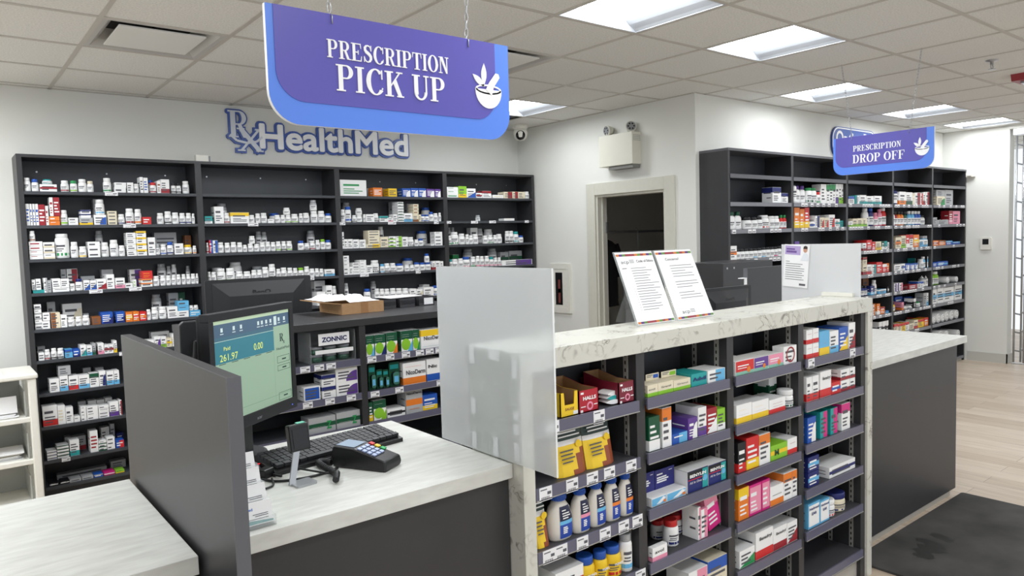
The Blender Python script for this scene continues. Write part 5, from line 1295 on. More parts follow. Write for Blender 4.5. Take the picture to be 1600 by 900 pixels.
# stool-like second till display seen from behind, left of the lit monitor
t = thing('till_display', 'black till display seen from behind, between the partition and the lit monitor', 'monitor', (.72, 2.62, 0), -.1)
MB().prism([(-.075,1.20),(.2,1.20),(.2,1.372),(-.06,1.372),(-.072,1.36)], 0, .03, BLACKM).build('back_shell', t, bevel=.004)
MB().prism([(-.045,1.2),(.17,1.2),(.17,1.31),(-.035,1.31)], -.04, 0, BLACK).build('rear_hump', t, bevel=.006)
MB().box(.02, .07, -.02, .02, .02, 1.2, BLACKM).build('pole', t)
MB().lathe([(.2,0),(.2,.012),(.05,.03)], BLACKM, 24, (.045,0,0)).build('floor_base', t)

# keyboard
kv = Vector((1.18-.735, 2.085-2.10, 0)); ka = math.atan2(kv.y, kv.x)
t = thing('keyboard', 'black computer keyboard on the pickup counter in front of the lit monitor', 'keyboard', (.712, 1.968, CZ), math.atan2(.06, .44))
kw, kd = .445, .135
MB().prism([(0,0),(0,.012),(kd*.15,.016),(kd,.032),(kd,0)], 0, kw, BLACK).xf(Matrix(((0,1,0,0),(1,0,0,0),(0,0,1,0),(0,0,0,1)))).build('case', t)
m_ = MB(); RK = random.Random(2)
for r_ in range(6):
    xx = .012; yy = .014+r_*.0195; wd = .0187
    while xx < kw-.02:
        w = wd
        if r_ == 0 and .09 < xx < .12: w = .11
        elif r_ == 0: w = .024
        if .30 < xx < .312: xx = .314
        if .37 < xx < .38: xx = .38
        zt = .017+.016*(yy/kd)
        m_.obox((xx+w/2, yy+.0085, zt+.004), (w/2-.0013, 0, 0), (0, .0080, .0012), (0, -.0006, .005), BLACKM)
        xx += w+.0005
m_.build('keys', t)

# card terminal
t = thing('card_terminal', 'black card terminal with coloured keys on the pickup counter', 'card terminal', (.905, 1.955, CZ), math.atan2(1.80-1.955, .99-.905)-math.pi/2*0)
# local x runs from the screen end to the keypad end
tl, tw_ = .175, .085
MB().prism([(0,0),(tl,0),(tl+.004,.012),(tl,.030),(.07,.058),(.0,.062),(-.008,.03)], -tw_/2, tw_/2, BLACK).build('body', t, bevel=.006)
sl = math.atan2(.028, .105); c0 = Vector((.07, 0, .058)); ux = Vector((.105, 0, -.028)).normalized(); uy = Vector((0, 1, 0)); un = Vector((.028, 0, .105)).normalized()
def onface(u, v, e): return tuple(c0+ux*u+uy*v+un*e)
m_ = MB()
m_.face([onface(-.004,-.03,.0012), onface(-.004,.03,.0012), (.005,.03,.0632), (.005,-.03,.0632)], mat('terminal_screen', (150,166,184), .15, emit=.25))
m_.build('screen', t)
kcol = [mat('key_pale', (176,190,226), .4)]*3
m_ = MB()
for r_ in range(4):
    for q in range(3):
        m_.obox(onface(.014+r_*.0165, (q-1)*.0185-.008, .0022), ux*.0055, uy*.0065, un*.0018, kcol[0])
m_.build('number_key', t)
for q, (c_, nm) in enumerate((((206,44,48),'red key'), ((236,200,50),'yellow key'), ((40,170,90),'green key'))):
    o = MB().obox(onface(.014+q*.02, .0335, .0022), ux*.007, uy*.007, un*.0018, mat('key_'+nm[:3], c_, .4)).build('function_key', t); o['label'] = nm

# small customer display on an angled stand
t = thing('customer_display', 'small black display on a bent aluminium stand beside the keyboard', 'display', (.745, 1.86, CZ), .1)
MB().prism(rrect(-.03, .03, -.03, .022, .008), 0, .006, METAL).xf(Matrix.Rotation(-math.pi/2, 4, 'X')).build('base_plate', t, (0, 0, .006))
MB().obox((-.012, .016, .05), (.009, 0, 0), (0, .0022, 0), (.016, .012, .046), METAL).build('arm', t)
q = MB().obox((.012, .036, .118), (.029, .0, 0), (0, .012, -.002), (0, .006, .036), BLACK).build('housing', t, bevel=.004)
MB().obox((.012, .0228, .118), (.021, 0, 0), (0, .0006, -.0001), (0, .0045, .026), mat('display_glass', (14,14,18), .08)).build('screen', t)
MB().obox((.022, .040, .1555), (.012, 0, 0), (0, .007, 0), (0, 0, .0015), mat('mint_tape', (120,206,180), .5)).build('sticker', t)
# cables and scanner lead
def sm(pts, n=6):
    pts = [Vector(p) for p in pts]; out = []
    for i in range(len(pts)-1):
        p0, p1, p2, p3 = pts[max(i-1,0)], pts[i], pts[i+1], pts[min(i+2,len(pts)-1)]
        for k in range(n):
            s = k/n; out.append(.5*((2*p1)+(p2-p0)*s+(2*p0-5*p1+4*p2-p3)*s*s+(3*p1-p0-3*p2+p3)*s**3))
    out.append(pts[-1]); return out
def gp(px, py, h=.004): v = at(px, py, Z, CZ); return (v.x, v.y, CZ+h)
CAB = mat('cable_rubber', (22,22,24), .5)
o = MB().tube(sm([gp(528,733), gp(505,742), gp(470,750), gp(430,754), gp(400,748), gp(380,742)]), .0035, CAB).build('power_cable'); tag(o, 'thin black cable running left from the coiled lead', 'cable')
o = MB().tube(sm([gp(378,750,.007), gp(398,746,.007), gp(412,736,.007), gp(428,745,.007), gp(440,748,.007)]), .0035, CAB).build('power_cable'); tag(o, 'black cable looping in front of the keyboard corner', 'cable')
o = MB().tube(sm([gp(425,742,.011), gp(455,737,.011), gp(490,742,.011), gp(512,745,.011), gp(526,738,.008)]), .003, CAB).build('power_cable'); tag(o, 'black cable passing behind the bent aluminium stand', 'cable')
t = thing('power_adapter', 'black cable adapter by the business card holder', 'adapter', gp(415, 746, 0))
MB().box(-.02, .02, -.015, .015, 0, .026, BLACK).build('block', t, (0,0,0), (0,0,.5), bevel=.003)
MB().tube([Vector(p)-t.location for p in sm([gp(425,750,.004), gp(427,760,.004), gp(415,766,.004)])], .003, CAB).build('lead', t)
cp = sm([gp(518,729,.012), gp(506,727,.012), gp(498,729,.012), gp(502,733,.012), gp(514,740,.012), gp(524,746,.012)], 40)
hx = []
for i, p in enumerate(cp[:-1]):
    d = (cp[i+1]-p).normalized(); n1 = d.cross(Vector((0,0,1))).normalized(); n2 = d.cross(n1); a = i*.9
    hx.append(p+(n1*math.cos(a)+n2*math.sin(a))*.0075)
t = thing('coiled_lead', 'black coiled lead with a plug lying in front of the card terminal', 'cable', gp(532, 748, 0))
l_ = t.location
MB().tube([p-l_ for p in hx], .0028, CAB, 6).build('coil', t)
MB().tube([Vector(p)-l_ for p in sm([gp(524,746,.012), gp(527,751,.02), gp(525,757,.012)])], .009, BLACK, 10).build('plug', t)
t = thing('computer_mouse', 'grey-black mouse with a red light near the monitor foot', 'mouse', gp(383, 737, 0), .6)
MB().lathe([(.028,0),(.031,.008),(.026,.022),(.012,.032),(.0005,.034)], GREYP, 20, sx=1, sy=1.6).build('shell', t)
MB().lathe([(.0005,.0),(.004,.003)], mat('red_led', (220,40,50), .3, emit=1), 8, (.01,-.04,.02)).build('light', t)

# business card holder with four tiers of cards
bx_, by_ = at(400, 828, Z, CZ).x, at(400, 828, Z, CZ).y
t = thing('card_holder', 'clear four-tier business card holder against the partition', 'card holder', (.536, by_, CZ), 0)
m_ = MB()
for q in range(4):
    y0 = q*.034; z0 = q*.030
    m_.box(-.05, .05, y0, y0+.034, 0, z0+.004, CLEAR); m_.box(-.05, .05, y0, y0+.002, z0+.004, z0+.026, CLEAR); m_.box(-.05, -.047, y0, y0+.034, z0+.004, z0+.024, CLEAR); m_.box(.047, .05, y0, y0+.034, z0+.004, z0+.024, CLEAR)
m_.build('tiers', t)
CT = mat('card_teal', (90,150,150), .6); CB_ = mat('card_blue', (60,110,190), .6)
for q in range(4):
    y0 = q*.034+.006; z0 = q*.030+.0045
    m_ = MB(); M = Matrix.Rotation(-.28, 4, 'X')
    m_.box(-.045, .045, 0, .012, 0, .051, PAPER); 
    m_.text('HealthMed', -.02, .033, .006, -.0005, CB_, width=.042, bold=.02); m_.rect(-.04, -.03, .03, .042, -.0005, CT)
    m_.face([(-.045,-.0005,.002),(.045,-.0005,.002),(.045,-.0005,.006),(-.045,-.0005,.014)], CT); m_.rect(.0, .035, .022, .0235, -.0005, INK); m_.rect(.005, .035, .018, .0195, -.0005, INK); m_.rect(-.02, .035, .012, .0135, -.0005, INK)
    o = m_.xf(M).build('business_card_stack', None, (.536, by_+y0, CZ+z0+.0038)); tag(o, 'white business card stack in the %s tier of the clear holder' % ['front lowest', 'second', 'third', 'back highest'][q], 'business cards', 'business card stacks')

# ------------------------------------------------------------------ on the low cabinet: open card box and baskets
a, b = at(535, 493, Z, 1.222), at(594, 486, Z, 1.222)
t = thing('cardboard_box', 'open brown cardboard box full of white paper on the low cabinet', 'box', (1.789, 3.77, 1.2227))
bw, bd, bh = .263, .30, .062
m_ = MB()
for x0, x1, y0, y1 in ((0,bw,0,.004),(0,bw,bd-.004,bd),(0,.004,.004,bd-.004),(bw-.004,bw,.004,bd-.004)): m_.box(x0, x1, y0, y1, .003, bh, CARD)
m_.box(0, bw, 0, bd, 0, .003, CARD); m_.rect(bw*.44, bw*.62, .0, bh, -.0006, mat('parcel_tape', (160,118,78), .3)); m_.build('tray', t)
m_ = MB().obox((-.062, bd*.5, bh+.008), (.06, 0, -.009), (0, bd*.48, 0), (.0003, 0, .002), CARD); m_.build('side_flap', t)
RP = random.Random(4); m_ = MB(); NX, NY = 16, 10; hgt = {}
for i in range(NX+1):
    for j in range(NY+1):
        e = min(i, NX-i, 3)/3*min(j, NY-j, 2)/2
        hgt[i, j] = bh+.004+.03*e*RP.uniform(.5, 1.2)+(.016 if i < 7 else 0)
for i in range(NX):
    for j in range(NY):
        P = lambda i, j: (-.10+(bw*.93+.10)*i/NX, .008+(bd-.016)*j/NY, hgt[i, j])
        m_.face([P(i,j),P(i+1,j),P(i+1,j+1),P(i,j+1)], PAPER)
o = m_.build('wrapping_paper', None, t.location, (0,0,0)); tag(o, 'crumpled white paper spilling over the open cardboard box', 'paper')
BKM = mat('basket_plastic', (58,58,62), .45)
def basket(px, y, w, h, label):
    x = at(px, 478, Y, y).x
    t = thing('storage_basket', label, 'basket', (x, y, 1.2225), 0, 'dark plastic baskets on the low cabinet'); d = .2
    m_ = MB().box(-w/2, w/2, 0, d, 0, .004, BKM)
    for y0, y1 in ((0,.004),(d-.004,d)):
        m_.box(-w/2, w/2, y0, y1, h-.012, h, BKM); m_.box(-w/2, w/2, y0, y1, .004, .016, BKM)
        for q in range(13): m_.box(-w/2+q*w/12.5, -w/2+q*w/12.5+.005, y0, y1, .016, h-.012, BKM)
        for q in (1, 2): m_.box(-w/2, w/2, y0, y1, .016+q*(h-.028)/3, .019+q*(h-.028)/3, BKM)
    for x0 in (-w/2, w/2-.004): m_.box(x0, x0+.004, .004, d-.004, .004, h, BKM)
    m_.build('mesh_body', t); return t
basket(607.5, 3.86, .098, .055, 'dark mesh basket just right of the open cardboard box')
basket(637, 3.86, .104, .055, 'dark mesh basket between the card box and the labelled bin')
t = basket(667, 3.86, .11, .058, 'dark bin with a white label at the end of the basket row')
MB().box(-.02, .045, -.002, 0, .008, .048, PAPER).build('name_card', t)
o = MB().box(0, .24, 0, .17, 0, .004, PAPER).build('paper_sheet', None, (at(610,466,Y,3.88).x, 3.88, 1.2815), (0,0,.1)); tag(o, 'white paper sheet lying across the dark mesh baskets', 'paper')

# ------------------------------------------------------------------ drop-off side furniture beyond the marble top
t = thing('privacy_panel', 'dark privacy panel left of the white acrylic sheet, behind the marble top', 'partition', (3.69, 2.40, 0))
lbox(t, 'panel', 3.685, 4.08, 2.425, 2.45, 0, 1.41, DARK); lbox(t, 'edge_band', 3.683, 3.685, 2.424, 2.451, 0, 1.41, EDGE)
t = thing('side_cabinet', 'dark cabinet end with two pale screws, behind the dark privacy panel', 'cabinet', (4.22, 3.0, 0))
lbox(t, 'carcass', 4.235, 4.85, 2.98, 3.3, 0, 1.41, DARK, bevel=.002); lbox(t, 'end_panel', 4.215, 4.375, 2.962, 2.98, 0, 1.408, DARK)
m_ = MB()
for x in (.04, .12): m_.lathe([(0,-.0015),(.008,-.0015)], METAL, 10, (x, -.0385, 1.375), axis='Y', cap=False)
m_.build('screw', t)
l_ = bpy.data.objects['privacy_panel']
MB().box(-.045, .0, 0, .03, .0, .004, PAPER).box(-.025, -.001, 0, .004, -.035, 0, PAPER).build('edge_clip', l_, (-.007, .026, 1.352))

# ------------------------------------------------------------------ hanging signs
SBLUE = mat('sign_blue', (86,132,228), .35); SPUR = mat('sign_purple', (88,82,172), .35); SWHT = mat('sign_white', (244,244,244), .4)
def hanging_sign(loc, rot, w, h, lines_, label, chains):
    t = thing('hanging_sign', label, 'sign', loc, rot)
    MB().prism(rrect(-w/2, w/2, 0, h, .07, 'bl br', 10), 0, .012, SBLUE, SWHT).build('backing_board', t)
    MB().prism(rrect(-w/2+w*.026, w/2-w*.07, h*.2, h, .065, 'bl br', 10), -.0015, -.0001, SPUR).build('purple_face', t)
    m_ = MB()
    for st, x, z, hh, sx in lines_: serif_text(m_, st, x, z, hh, -.0016, SWHT, sx)
    m_.build('lettering', t)
    e = MB(); ex, ez, s = w*.392, h*.42, h*.17; y = -.0016
    e.prism([(ex-s*1.0, ez+s*.55)]+[(ex+s*math.cos(a), ez+s*.5+s*1.1*math.sin(a)) for a in [math.pi+math.pi*q/14 for q in range(15)]]+[(ex+s, ez+s*.55)], y-.002, y, SWHT)
    for p, q in zip(range(16), range(1, 17)):
        A = [2*math.pi*p/16, 2*math.pi*q/16]
        o_ = [(ex+s*math.cos(k), ez+s*.55+s*.3*math.sin(k)) for k in A]; i_ = [(ex+s*.86*math.cos(k), ez+s*.55+s*.2*math.sin(k)) for k in A]
        e.prism([o_[0], o_[1], i_[1], i_[0]], y-.002, y, SWHT)
    d = Vector((.62, .78)); n = Vector((-.78, .62)); P = lambda u, v: (ex-s*.1+d.x*u*s+n.x*v*s, ez+s*.45+d.y*u*s+n.y*v*s)
    e.prism([P(0,-.42), P(.5,-.22), P(1.3,-.2), P(1.42,0), P(1.3,.2), P(.5,.22), P(0,.15)], y-.003, y-.0022, SWHT)
    def leaf(cx, cz, a, ln, wd):
        pts = []
        for q in range(9): u = q/8; pts.append((u*ln, wd*math.sin(math.pi*u)))
        for q in range(7, 0, -1): u = q/8; pts.append((u*ln, -wd*math.sin(math.pi*u)))
        c, s_ = math.cos(a), math.sin(a); e.prism([(cx+c*u-s_*v, cz+s_*u+c*v) for u, v in pts], y-.002, y, SWHT)
    leaf(ex-s*.35, ez+s*.75, math.radians(88), s*1.35, s*.2); leaf(ex-s*.3, ez+s*.7, math.radians(142), s*1.1, s*.19)
    e.build('mortar_emblem', t)
    for (x, zc), (xt, yt) in chains:
        m_ = MB(); p0 = Vector((x, .006, h-.012)); p1 = Vector((xt, yt, CH-loc[2]-.005)); d = (p1-p0); n_ = max(8, int(d.length/.019)); dn = d.normalized()
        for q in range(n_):
            c = p0+d*(q+.5)/n_; sd = dn.orthogonal().normalized(); sd = Matrix.Rotation(q*math.pi/2+.4, 3, dn) @ sd; L_ = d.length/n_*.66
            m_.tube([c+dn*L_*math.cos(k*math.pi/4)+sd*.0045*math.sin(k*math.pi/4) for k in range(8)], .0011, METAL, 5, closed=True)
        m_.build('chain', t)
        MB().tube([Vector((x, -.004, h-.022)), Vector((x, -.004, h-.004)), Vector((x, .006, h+.004)), Vector((x, .016, h-.004)), Vector((x, .016, h-.022))], .0014, METAL, 6).build('hook', t)
    return t
p0 = at(413, 6, Y, 1.55); p1 = at(793, 70, Y, 1.55); pb = at(700, 213, Y, 1.55)
sw = p1.x-p0.x; sz = pb.z; shh = (p0.z+p1.z)/2-sz
hanging_sign(((p0.x+p1.x)/2, 1.55, sz), 0, sw, shh, (('PRESCRIPTION', sw*-.045, shh*.615, shh*.16, .86), ('PICK UP', -.04*sw, shh*.33, shh*.235, .97)), 'large purple and blue hanging sign reading prescription pick up', (((-sw*.27, 0), (-sw*.29, .05)), ((sw*.3, 0), (sw*.335, .0))))
p0 = at(1302, 215, X, 4.96); p1 = at(1460, 200, X, 4.96); pb = at(1378, 268.5, X, 4.96)
sw = p0.y-p1.y; sz = pb.z; shh = (p0.z+p1.z)/2-sz
hanging_sign((4.96, (p0.y+p1.y)/2, sz), -math.pi/2, sw, shh, (('PRESCRIPTION', -.045*sw, shh*.60, shh*.15, .87), ('DROP OFF', -.03*sw, shh*.29, shh*.22, .95)), 'smaller purple and blue hanging sign reading prescription drop off', (((-sw*.3, 0), (-sw*.41, .0)), ((sw*.27, 0), (sw*.38, .0))))

# ------------------------------------------------------------------ wall lettering
LB = mat('logo_blue', (62,92,168), .35); LN = mat('logo_navy', (40,62,120), .35); LW = mat('logo_white', (246,246,246), .35)
px0, px1 = at(408, 235, Y, YB-.03), at(637, 243, Y, YB-.03); zc = at(520, 236, Y, YB-.03).z
t = thing('wall_logo', 'large white and blue wall lettering above the shelving, partly behind the big sign', 'lettering', (px0.x, YB, zc-.004))
lw = px1.x-px0.x; st = 'HealthMed'; hc = .20
def raised(mb, vs, fs, fx, y0, y1, mt):
    cnt = {}
    for f in fs:
        for a, b in zip(f, f[1:]+f[:1]): cnt[(min(a,b), max(a,b))] = cnt.get((min(a,b), max(a,b)), 0)+1
    i = len(mb.v); nv = len(vs); k_ = mb.mi(mt)
    mb.v += [fx(a, b, y0) for a, b in vs]+[fx(a, b, y1) for a, b in vs]
    for f in fs: mb.f.append(tuple(i+q for q in f)); mb.m.append(k_); mb.smooth.append(False)
    for (a, b), c_ in cnt.items():
        if c_ == 1: mb.f.append((i+a, i+b, i+nv+b, i+nv+a)); mb.m.append(k_); mb.smooth.append(False)
vs, fs, w0 = glyphs(st, 0); k = lw/w0
RIM = [(.027*math.cos(2*math.pi*q/14), .027*math.sin(2*math.pi*q/14)) for q in range(14)]
m_ = MB()
for q, (ox, oz) in enumerate(RIM): raised(m_, vs, fs, lambda a, b, y: (a*k+ox, y, b*hc+oz), -.018-.00004*q, 0, LB)
m_.build('blue_outline', t)
m_ = MB()
for q in range(8): raised(m_, vs, fs, lambda a, b, y: (a*k+.008*math.cos(q*math.pi/4), y, b*hc+.008*math.sin(q*math.pi/4)), -.032-.00006*q, -.0187, LW)
m_.build('white_face', t)
q0, q1 = at(357, 238, Y, YB-.03), at(405, 190, Y, YB-.03); rx = q0.x-px0.x
def rx_sign(off, y0, y1, mt, bo):
    m_ = MB(); cnt_ = [0]
    def glyph(ch, x, z, h, sx):
        P, w = serif(ch)
        for q in P:
            c = Vector((sum(a for a, _ in q)/len(q), sum(b for _, b in q)/len(q)))
            pp = []
            for a, b in q:
                pp.append((a*h*sx, b*h))
            for n_, (ox, oz) in enumerate([(bo*math.cos(2*math.pi*g/10), bo*math.sin(2*math.pi*g/10)) for g in range(10)] if bo else [(0, 0)]):
                cnt_[0] += 1; m_.prism([(x+a+ox, z+b+oz) for a, b in pp], y0-(.000002 if bo else .00008)*cnt_[0], y1, mt)
    glyph('R', rx+.01, .07, .21, .93)
    # the x of the emblem
    X0, X1, Z0, Z1 = rx+.085, rx+.27, -.03, .14
    def quad(a, b, w):
        a, b = Vector(a), Vector(b); n = (b-a).normalized(); n = Vector((-n.y, n.x))*(w+bo); e = (b-a).normalized()*bo
        cnt_[0] += 1; m_.prism([tuple(a-e-n), tuple(b+e-n), tuple(b+e+n), tuple(a-e+n)], y0-(.000002 if bo else .00008)*cnt_[0], y1, mt)
    quad((X0+.02, Z1), (X1-.02, Z0), .018); quad((X0+.02, Z0), (X1-.02, Z1), .009)
    for x, z in ((X0+.02,Z1),(X1-.02,Z1),(X0+.02,Z0),(X1-.02,Z0)): quad((x-.03, z), (x+.03, z), .006)
    pts = [(rx+.02, .09), (rx+.07, .045), (rx+.15, .03), (rx+.23, .045), (rx+.275, .085)]
    for a, b in zip(pts, pts[1:]): quad(a, b, .009)
    return m_
rx_sign(0, -.018, 0, LB, .014).build('blue_outline', t); rx_sign(0, -.03, -.0182, mat('logo_silver', (214,218,226), .35), 0).build('white_face', t)

a0, a1 = at(1302, 199, Y, YO-.02), at(1343, 245, Y, YO-.02)
t = thing('wall_logo', 'blue wall sign beginning with Option, mostly hidden by the drop off sign', 'lettering', (a0.x, YO, 2.36))
MB().prism(rrect(-.02, .90, -.02, .28, .12), -.02, 0, LB, LN).build('blue_board', t)
MB().text('OptionRx', .05, .095, .15, -.0235, LW, width=.78, align='L', bold=.02).build('white_lettering', t)
m_ = MB(); 
PO = rrect(-.012, .892, -.012, .272, .115); PI = rrect(.0, .88, .0, .26, .105)
for k in range(len(PO)):
    k2 = (k+1) % len(PO); m_.face([(PO[k][0],-.0215,PO[k][1]),(PO[k2][0],-.0215,PO[k2][1]),(PI[k2][0],-.0215,PI[k2][1]),(PI[k][0],-.0215,PI[k][1])], LW)
m_.build('white_rim', t)

# ------------------------------------------------------------------ fittings on the walls and ceiling
t = thing('emergency_light', 'beige emergency light unit with two lamp heads above the doorway', 'emergency light', (XD, 4.44, 2.235)); EB = mat('beige_steel', (216,214,200), .45)
MB().box(-.115, 0, -.20, .20, .0, .275, EB).build('case', t, bevel=.004)
v_ = MB()
for q in range(5):
    for r_ in range(4): v_.box(-.10+q*.019, -.09+q*.019, -.2012, -.2005, .2+r_*.014, .206+r_*.014, GREYP)
v_.build('vent_slots', t)
MB().box(-.10, -.01, -.19, .09, -.03, .0, mat('shadow_grey', (120,120,116), .6)).build('under_bracket', t)  # plain grey block under the case
def head(y, yaw, tilt, label):
    h_ = bpy.data.objects.new('lamp_head', None); COL.objects.link(h_); h_.parent = t; h_.location = (-.06, y, .325); h_.rotation_euler = (tilt, 0, yaw); h_.scale = (.74, .74, .74)
    m_ = MB().lathe([(.02,.075),(.045,.06),(.062,.01),(.066,-.012),(.062,-.016)], EB, 20, axis='Y'); m_.build('shell', h_)
    MB().lathe([(.0005,-.0175),(.055,-.0175)], mat('lamp_glass', (150,152,154), .15), 20, axis='Y', cap=False).build('lens', h_)
    f = MB()
    for q in range(6): f.lathe([(.0005,-.019),(.011,-.019)], BLACK, 10, (.034*math.cos(q*math.pi/3), 0, .034*math.sin(q*math.pi/3)), axis='Y', cap=False)
    f.build('diode', h_)
    MB().tube([(-.06, y, .274), (-.06, y, .33)], .012, EB).build('swivel', t)
head(.14, math.radians(-100), .1, ''); head(-.14, math.radians(-38), -.25, '')
t = thing('security_camera', 'white dome security camera under the ceiling in the room corner', 'security camera', (4.66, 5.62, CH))
MB().lathe([(.075,0),(.075,-.03),(.06,-.05)], WPLAST, 24).build('mount', t)
MB().lathe([(.062,-.045),(.07,-.08),(.062,-.125),(.04,-.148),(.001,-.155)], WPLAST, 24).build('dome', t)
d = (EYE-Vector((4.66, 5.62, CH-.1))).normalized()
o = MB().lathe([(.001,0.0),(.046,0),(.046,-.03)], mat('lens_black', (12,12,14), .08), 22, cap=False).build('lens', t); o.location = Vector((0,0,-.1))+d*.062; o.rotation_euler = d.to_track_quat('Z', 'Y').to_euler()
t = thing('ceiling_sprinkler', 'small chrome sprinkler head in the ceiling near the right edge', 'sprinkler', (at(1550,94,Z,CH).x, at(1550,94,Z,CH).y, CH))
MB().lathe([(.04,0),(.036,-.006),(.012,-.01),(.012,-.03)], METAL, 18).build('escutcheon', t)
MB().tube([(-.012,0,-.03),(-.02,0,-.045),(-.006,0,-.062),(.006,0,-.062),(.02,0,-.045),(.012,0,-.03)], .003, METAL, 6).lathe([(.024,-.062),(.024,-.065)], METAL, 14).build('deflector', t)
t = thing('alarm_strobe', 'dark red alarm fitting on the ceiling at the right edge', 'alarm', (at(1602,117,Z,CH).x, at(1602,117,Z,CH).y, CH))
MB().prism([(-.12,0),(-.10,-.05),(.10,-.05),(.12,0)], -.06, .06, mat('alarm_red', (150,44,50), .4)).build('housing', t)
MB().box(-.04, .04, -.02, .02, -.064, -.051, mat('lamp_glass', (150,152,154), .15)).build('lens', t)
t = thing('thermostat', 'white wall thermostat with a dark screen on the end wall', 'thermostat', (XR, 3.19, 1.33))
MB().prism(rrect(-.055, .055, 0, .145, .014), -.02, 0, WPLAST).xf(Matrix.Rotation(-math.pi/2, 4, 'Z')).build('case', t)
MB().box(-.0212, -.0202, -.032, .032, .06, .125, BLACK).build('screen', t)
t = thing('wall_sensor', 'small white sensor clipped beside the top of the drop off shelving', 'sensor', (XR, 3.36, 2.19))
MB().box(-.04, 0, -.05, .05, 0, .05, WPLAST).build('case', t, bevel=.004); MB().box(-.075, -.04, -.02, .02, .012, .04, WPLAST).build('probe', t, bevel=.003)
t = thing('wall_sensor', 'small white block sitting on top of the back wall shelving, left part', 'sensor', (at(315,247,Y,YF+.05).x, YF+.03, BU.top))
MB().box(-.045, .045, 0, .05, 0, .05, WPLAST).build('case', t, bevel=.003); MB().box(.046, .06, .01, .04, 0, .045, GREYP).build('clip', t)
t = thing('extinguisher_cabinet', 'white framed wall cabinet with a dark window beside the doorway', 'wall cabinet', (XD, 5.30, .875))
for n_, a in (('frame', (-.145,-.095,0,.49)), ('frame', (.095,.145,0,.49))): MB().box(-.02, 0, *a, WPLAST).build(n_, t, bevel=.002)
MB().box(-.02, 0, -.095, .095, 0, .055, WPLAST).box(-.02, 0, -.095, .095, .435, .49, WPLAST).build('frame', t)
MB().box(-.016, -.012, -.095, .095, .055, .435, WPLAST).build('door', t); MB().box(-.018, -.0165, -.03, .07, .08, .40, BLACK).build('window', t)
MB().box(-.0186, -.0182, -.0, .03, .10, .33, mat('extinguisher_red', (120,60,56), .5)).box(-.0186, -.0182, .0, .03, .2, .24, WPLAST).build('cylinder_glimpse', t)

# store room behind the doorway: coats on a rack and bins on a shelf
t = thing('coat_rack', 'dark wall rail inside the store room doorway', 'coat rack', (5.9, YB-.05, 1.72))
t.location = (5.55, 5.2, 0)
MB().tube([(-.5,0,1.66),(.9,0,1.66)], .014, METAL).tube([(-.5,0,.0),(-.5,0,1.66)], .012, METAL).tube([(.9,0,.0),(.9,0,1.66)], .012, METAL).build('rail', t)
def coat(x, col, z1, z0, w, label):
    m_ = MB(); N = 12; L_ = []
    for v, ww, dd in ((0,.05,.03),(.05,w*.6,.06),(.12,w*.95,.09),(.4,w*.9,.11),(.75,w*1.0,.12),(1,w*1.08,.12)):
        L_.append([(x+ww/2*math.cos(2*math.pi*k/N)*(1+.08*math.sin(k*3+v*4)), 5.2+dd/2*math.sin(2*math.pi*k/N)*(1+.15*math.sin(k*2.3)), z1-(z1-z0)*v) for k in range(N)])
    for p, q in zip(L_, L_[1:]):
        for k in range(N): m_.face([p[k], q[k], q[(k+1) % N], p[(k+1) % N]], col, True)
    t = thing('hanging_coat', label, 'coat', (x, 5.2, z0)); l = t.location
    m_.v = [(a-l.x, b-l.y, c-l.z) for a, b, c in m_.v]; m_.build('body', t)
    for sg in (-1, 1):
        s_ = MB().tube([(sg*w*.42, 0, (z1-z0)*.9), (sg*w*.52, -.02, (z1-z0)*.7), (sg*w*.5, -.03, (z1-z0)*.42)], .04, col, 10)
        s_.build('sleeve', t)
    MB().tube([(0,-.026,z1-z0-.02),(0,-.026,1.69-z0),(0,-.01,1.70-z0),(0,.004,1.69-z0)], .004, METAL).build('hanger_hook', t)
coat(5.36, mat('black_wool', (26,26,30), .9), 1.6, .9, .42, 'black coat hanging in the dark doorway')
coat(5.86, mat('white_cotton', (190,192,196), .9), 1.3, .55, .34, 'white lab coat hanging low in the dark doorway')
t = thing('storage_rack', 'dim storage rack with coloured bins deep in the doorway', 'rack', (6.6, 4.3, 0))
for x in (0, .8):
    for y in (0, .35): pass
m_ = MB()
for x in (.0, .36):
    for y in (-.35, .75): m_.box(x, x+.03, y, y+.03, 0, 2.0, GREYP)
m_.build('post', t)
for z in (.5, 1.05, 1.5): MB().box(0, .39, -.35, .78, z-.02, z, GREYP).build('shelf', t)
for q, (y, z, c_, lb) in enumerate(((-.3,1.5,(120,34,36),'dark red'),(.1,1.5,(60,60,110),'navy'),(.42,1.5,(110,34,36),'maroon'),(-.3,1.05,(40,90,60),'green'),(.15,1.05,(160,120,80),'brown'))):
    o = MB().box(0, .3, 0, .28, 0, .012, mat('bin_%d' % q, c_, .6)).box(0, .012, 0, .28, .012, .22, mat('bin_%d' % q, c_, .6)).box(.288, .3, 0, .28, .012, .22, mat('bin_%d' % q, c_, .6)).box(.012, .288, 0, .012, .012, .22, mat('bin_%d' % q, c_, .6)).box(.012, .288, .268, .28, .012, .22, mat('bin_%d' % q, c_, .6)).build('storage_bin', None, (6.63, 4.3+y, z+.001))
    tag(o, lb+' bin on the dim rack inside the doorway', 'bin', 'bins on the store room rack')

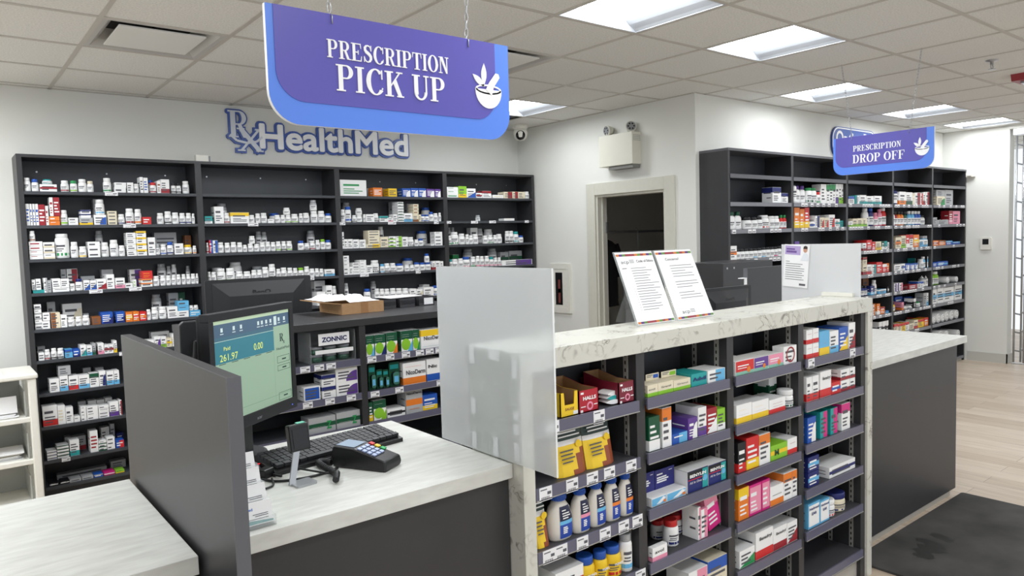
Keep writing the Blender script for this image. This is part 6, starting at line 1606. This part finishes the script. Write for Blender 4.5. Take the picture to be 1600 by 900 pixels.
# folding gate at the far right
t = thing('folding_gate', 'folded metal security gate stacked at the far right edge', 'gate', (XR+.05, 2.57, 0))
GM = mat('gate_steel', (186,188,190), .3, metal=.75)
for q in range(9):
    y = .33-q*.05; x = .035*(1 if q % 2 else -1)
    MB().tube([(x, y, .02), (x, y, 2.62)], .011, GM, 10).build('upright', t)
m_ = MB()
for z in [.15+.215*k for k in range(12)]:
    for q in range(8):
        m_.obox((0, .33-q*.05-.025, z+(.02 if q % 2 else 0)), (.035*(1 if q % 2 else -1), .025, .01), (.003, -.003, 0), (0, 0, .008), GM)
m_.build('cross_link', t)
MB().box(-.06, .06, -2.4, .36, 2.63, 2.70, GM).build('track', t); MB().box(-.02, .02, -2.4, .36, 0, .008, GM).build('floor_track', t)
struct(MB().box(XR-.03, XR+.15, -2.0, 2.965, 2.70, CH, WALLM).build('trim_3'))

# entrance mat
t = MB().prism(rrect(0, 1.36, 0, 1.9, .015), 0, .011, MATM).xf(Matrix.Rotation(-math.pi/2, 4, 'X')).build('entrance_mat', None, (3.42, -.22, .0115)); tag(t, 'dark grey ribbed entrance mat before the drop off counter', 'mat')
WET = mat('damp_stain', (34,33,32), .55)
rw = random.Random(9)
for (px, py, r) in ((1445,845,.035),(1460,852,.04),(1442,862,.035),(1470,838,.04),(1450,870,.03),(1455,858,.045),(1480,845,.02),(1437,868,.025)):
    c_ = at(px, py, Z, .0115); m_ = MB(); n = 16; m_.face([(r*rw.uniform(.6,1.2)*math.cos(2*math.pi*k/n), r*1.5*rw.uniform(.6,1.2)*math.sin(2*math.pi*k/n), 0) for k in range(n)], WET)
    o = m_.build('damp_stain', t, (c_.x-3.42, c_.y+.22, .0006+.0002*r))

# white drawer cart with papers
cx0, cx1, cy0 = -.25, at(57, 600, Y, 5.25).x, 5.25
t = thing('storage_cart', 'white plastic open-shelf cart with papers left of the back wall shelving', 'cart', (cx0, cy0, 0))
tz = [.885, .625, .365, .10]
for x in (cx0, cx1-.045):
    for y in (cy0, cy0+.36): lbox(t, 'post', x, x+.045, y, y+.045, 0, .86, WPLAST, bevel=.008)
lbox(t, 'top', cx0-.01, cx1+.01, cy0-.01, cy0+.415, .86, .89, WPLAST, bevel=.008)
for z in tz[1:]: lbox(t, 'shelf', cx0+.0, cx1, cy0+.005, cy0+.40, z-.03, z, WPLAST, bevel=.004)
GRY = mat('smoky_drawer', (176,178,172), .35)
for z in tz[1:]:
    dr_ = bpy.data.objects.new('drawer', None); COL.objects.link(dr_); dr_.parent = t; dr_.location = (.06, .03, z)
    lw_ = cx1-cx0-.12
    MB().box(0, lw_, .33, .335, .001, .20, GRY).box(0, .005, 0, .33, .001, .16, GRY).box(lw_-.005, lw_, 0, .33, .001, .16, GRY).build('tray', dr_)
rp = random.Random(3)
for z, n in ((.625, 4), (.365, 9)):
    for q in range(n):
        o = MB().box(0, .30, 0, .22, 0, .004, mat('paper_cream', (226,214,170), .7) if q in (5, 7) else PAPER).build('paper_sheet', None, (cx1-.40+rp.uniform(-.02,.02), cy0+.045+rp.uniform(0,.02), z+.001+q*.0052), (0,0,rp.uniform(-.06,.06)))
        tag(o, '%s paper sheet %s from the bottom of the pile on the %s cart shelf' % ('cream' if q in (5,7) else 'white', ORD[q+1], 'upper' if n == 4 else 'middle'), 'paper', 'papers in the white cart')
o = MB().obox((0,0,.05), (.14,0,0), (0,.0008,0), (0,.012,.05), PAPER).build('leaning_sheet', None, (cx1-.24, cy0+.09, .652)); tag(o, 'white sheet leaning up at the back of the upper cart shelf', 'paper')
o = MB().prism([(0,0),(.26,0),(.25,.03),(.02,.04)], 0, .2, PAPER).build('folded_bag', None, (cx1-.42, cy0+.08, .891)); tag(o, 'folded white bag on top of the white cart', 'bag')
finish_labels()
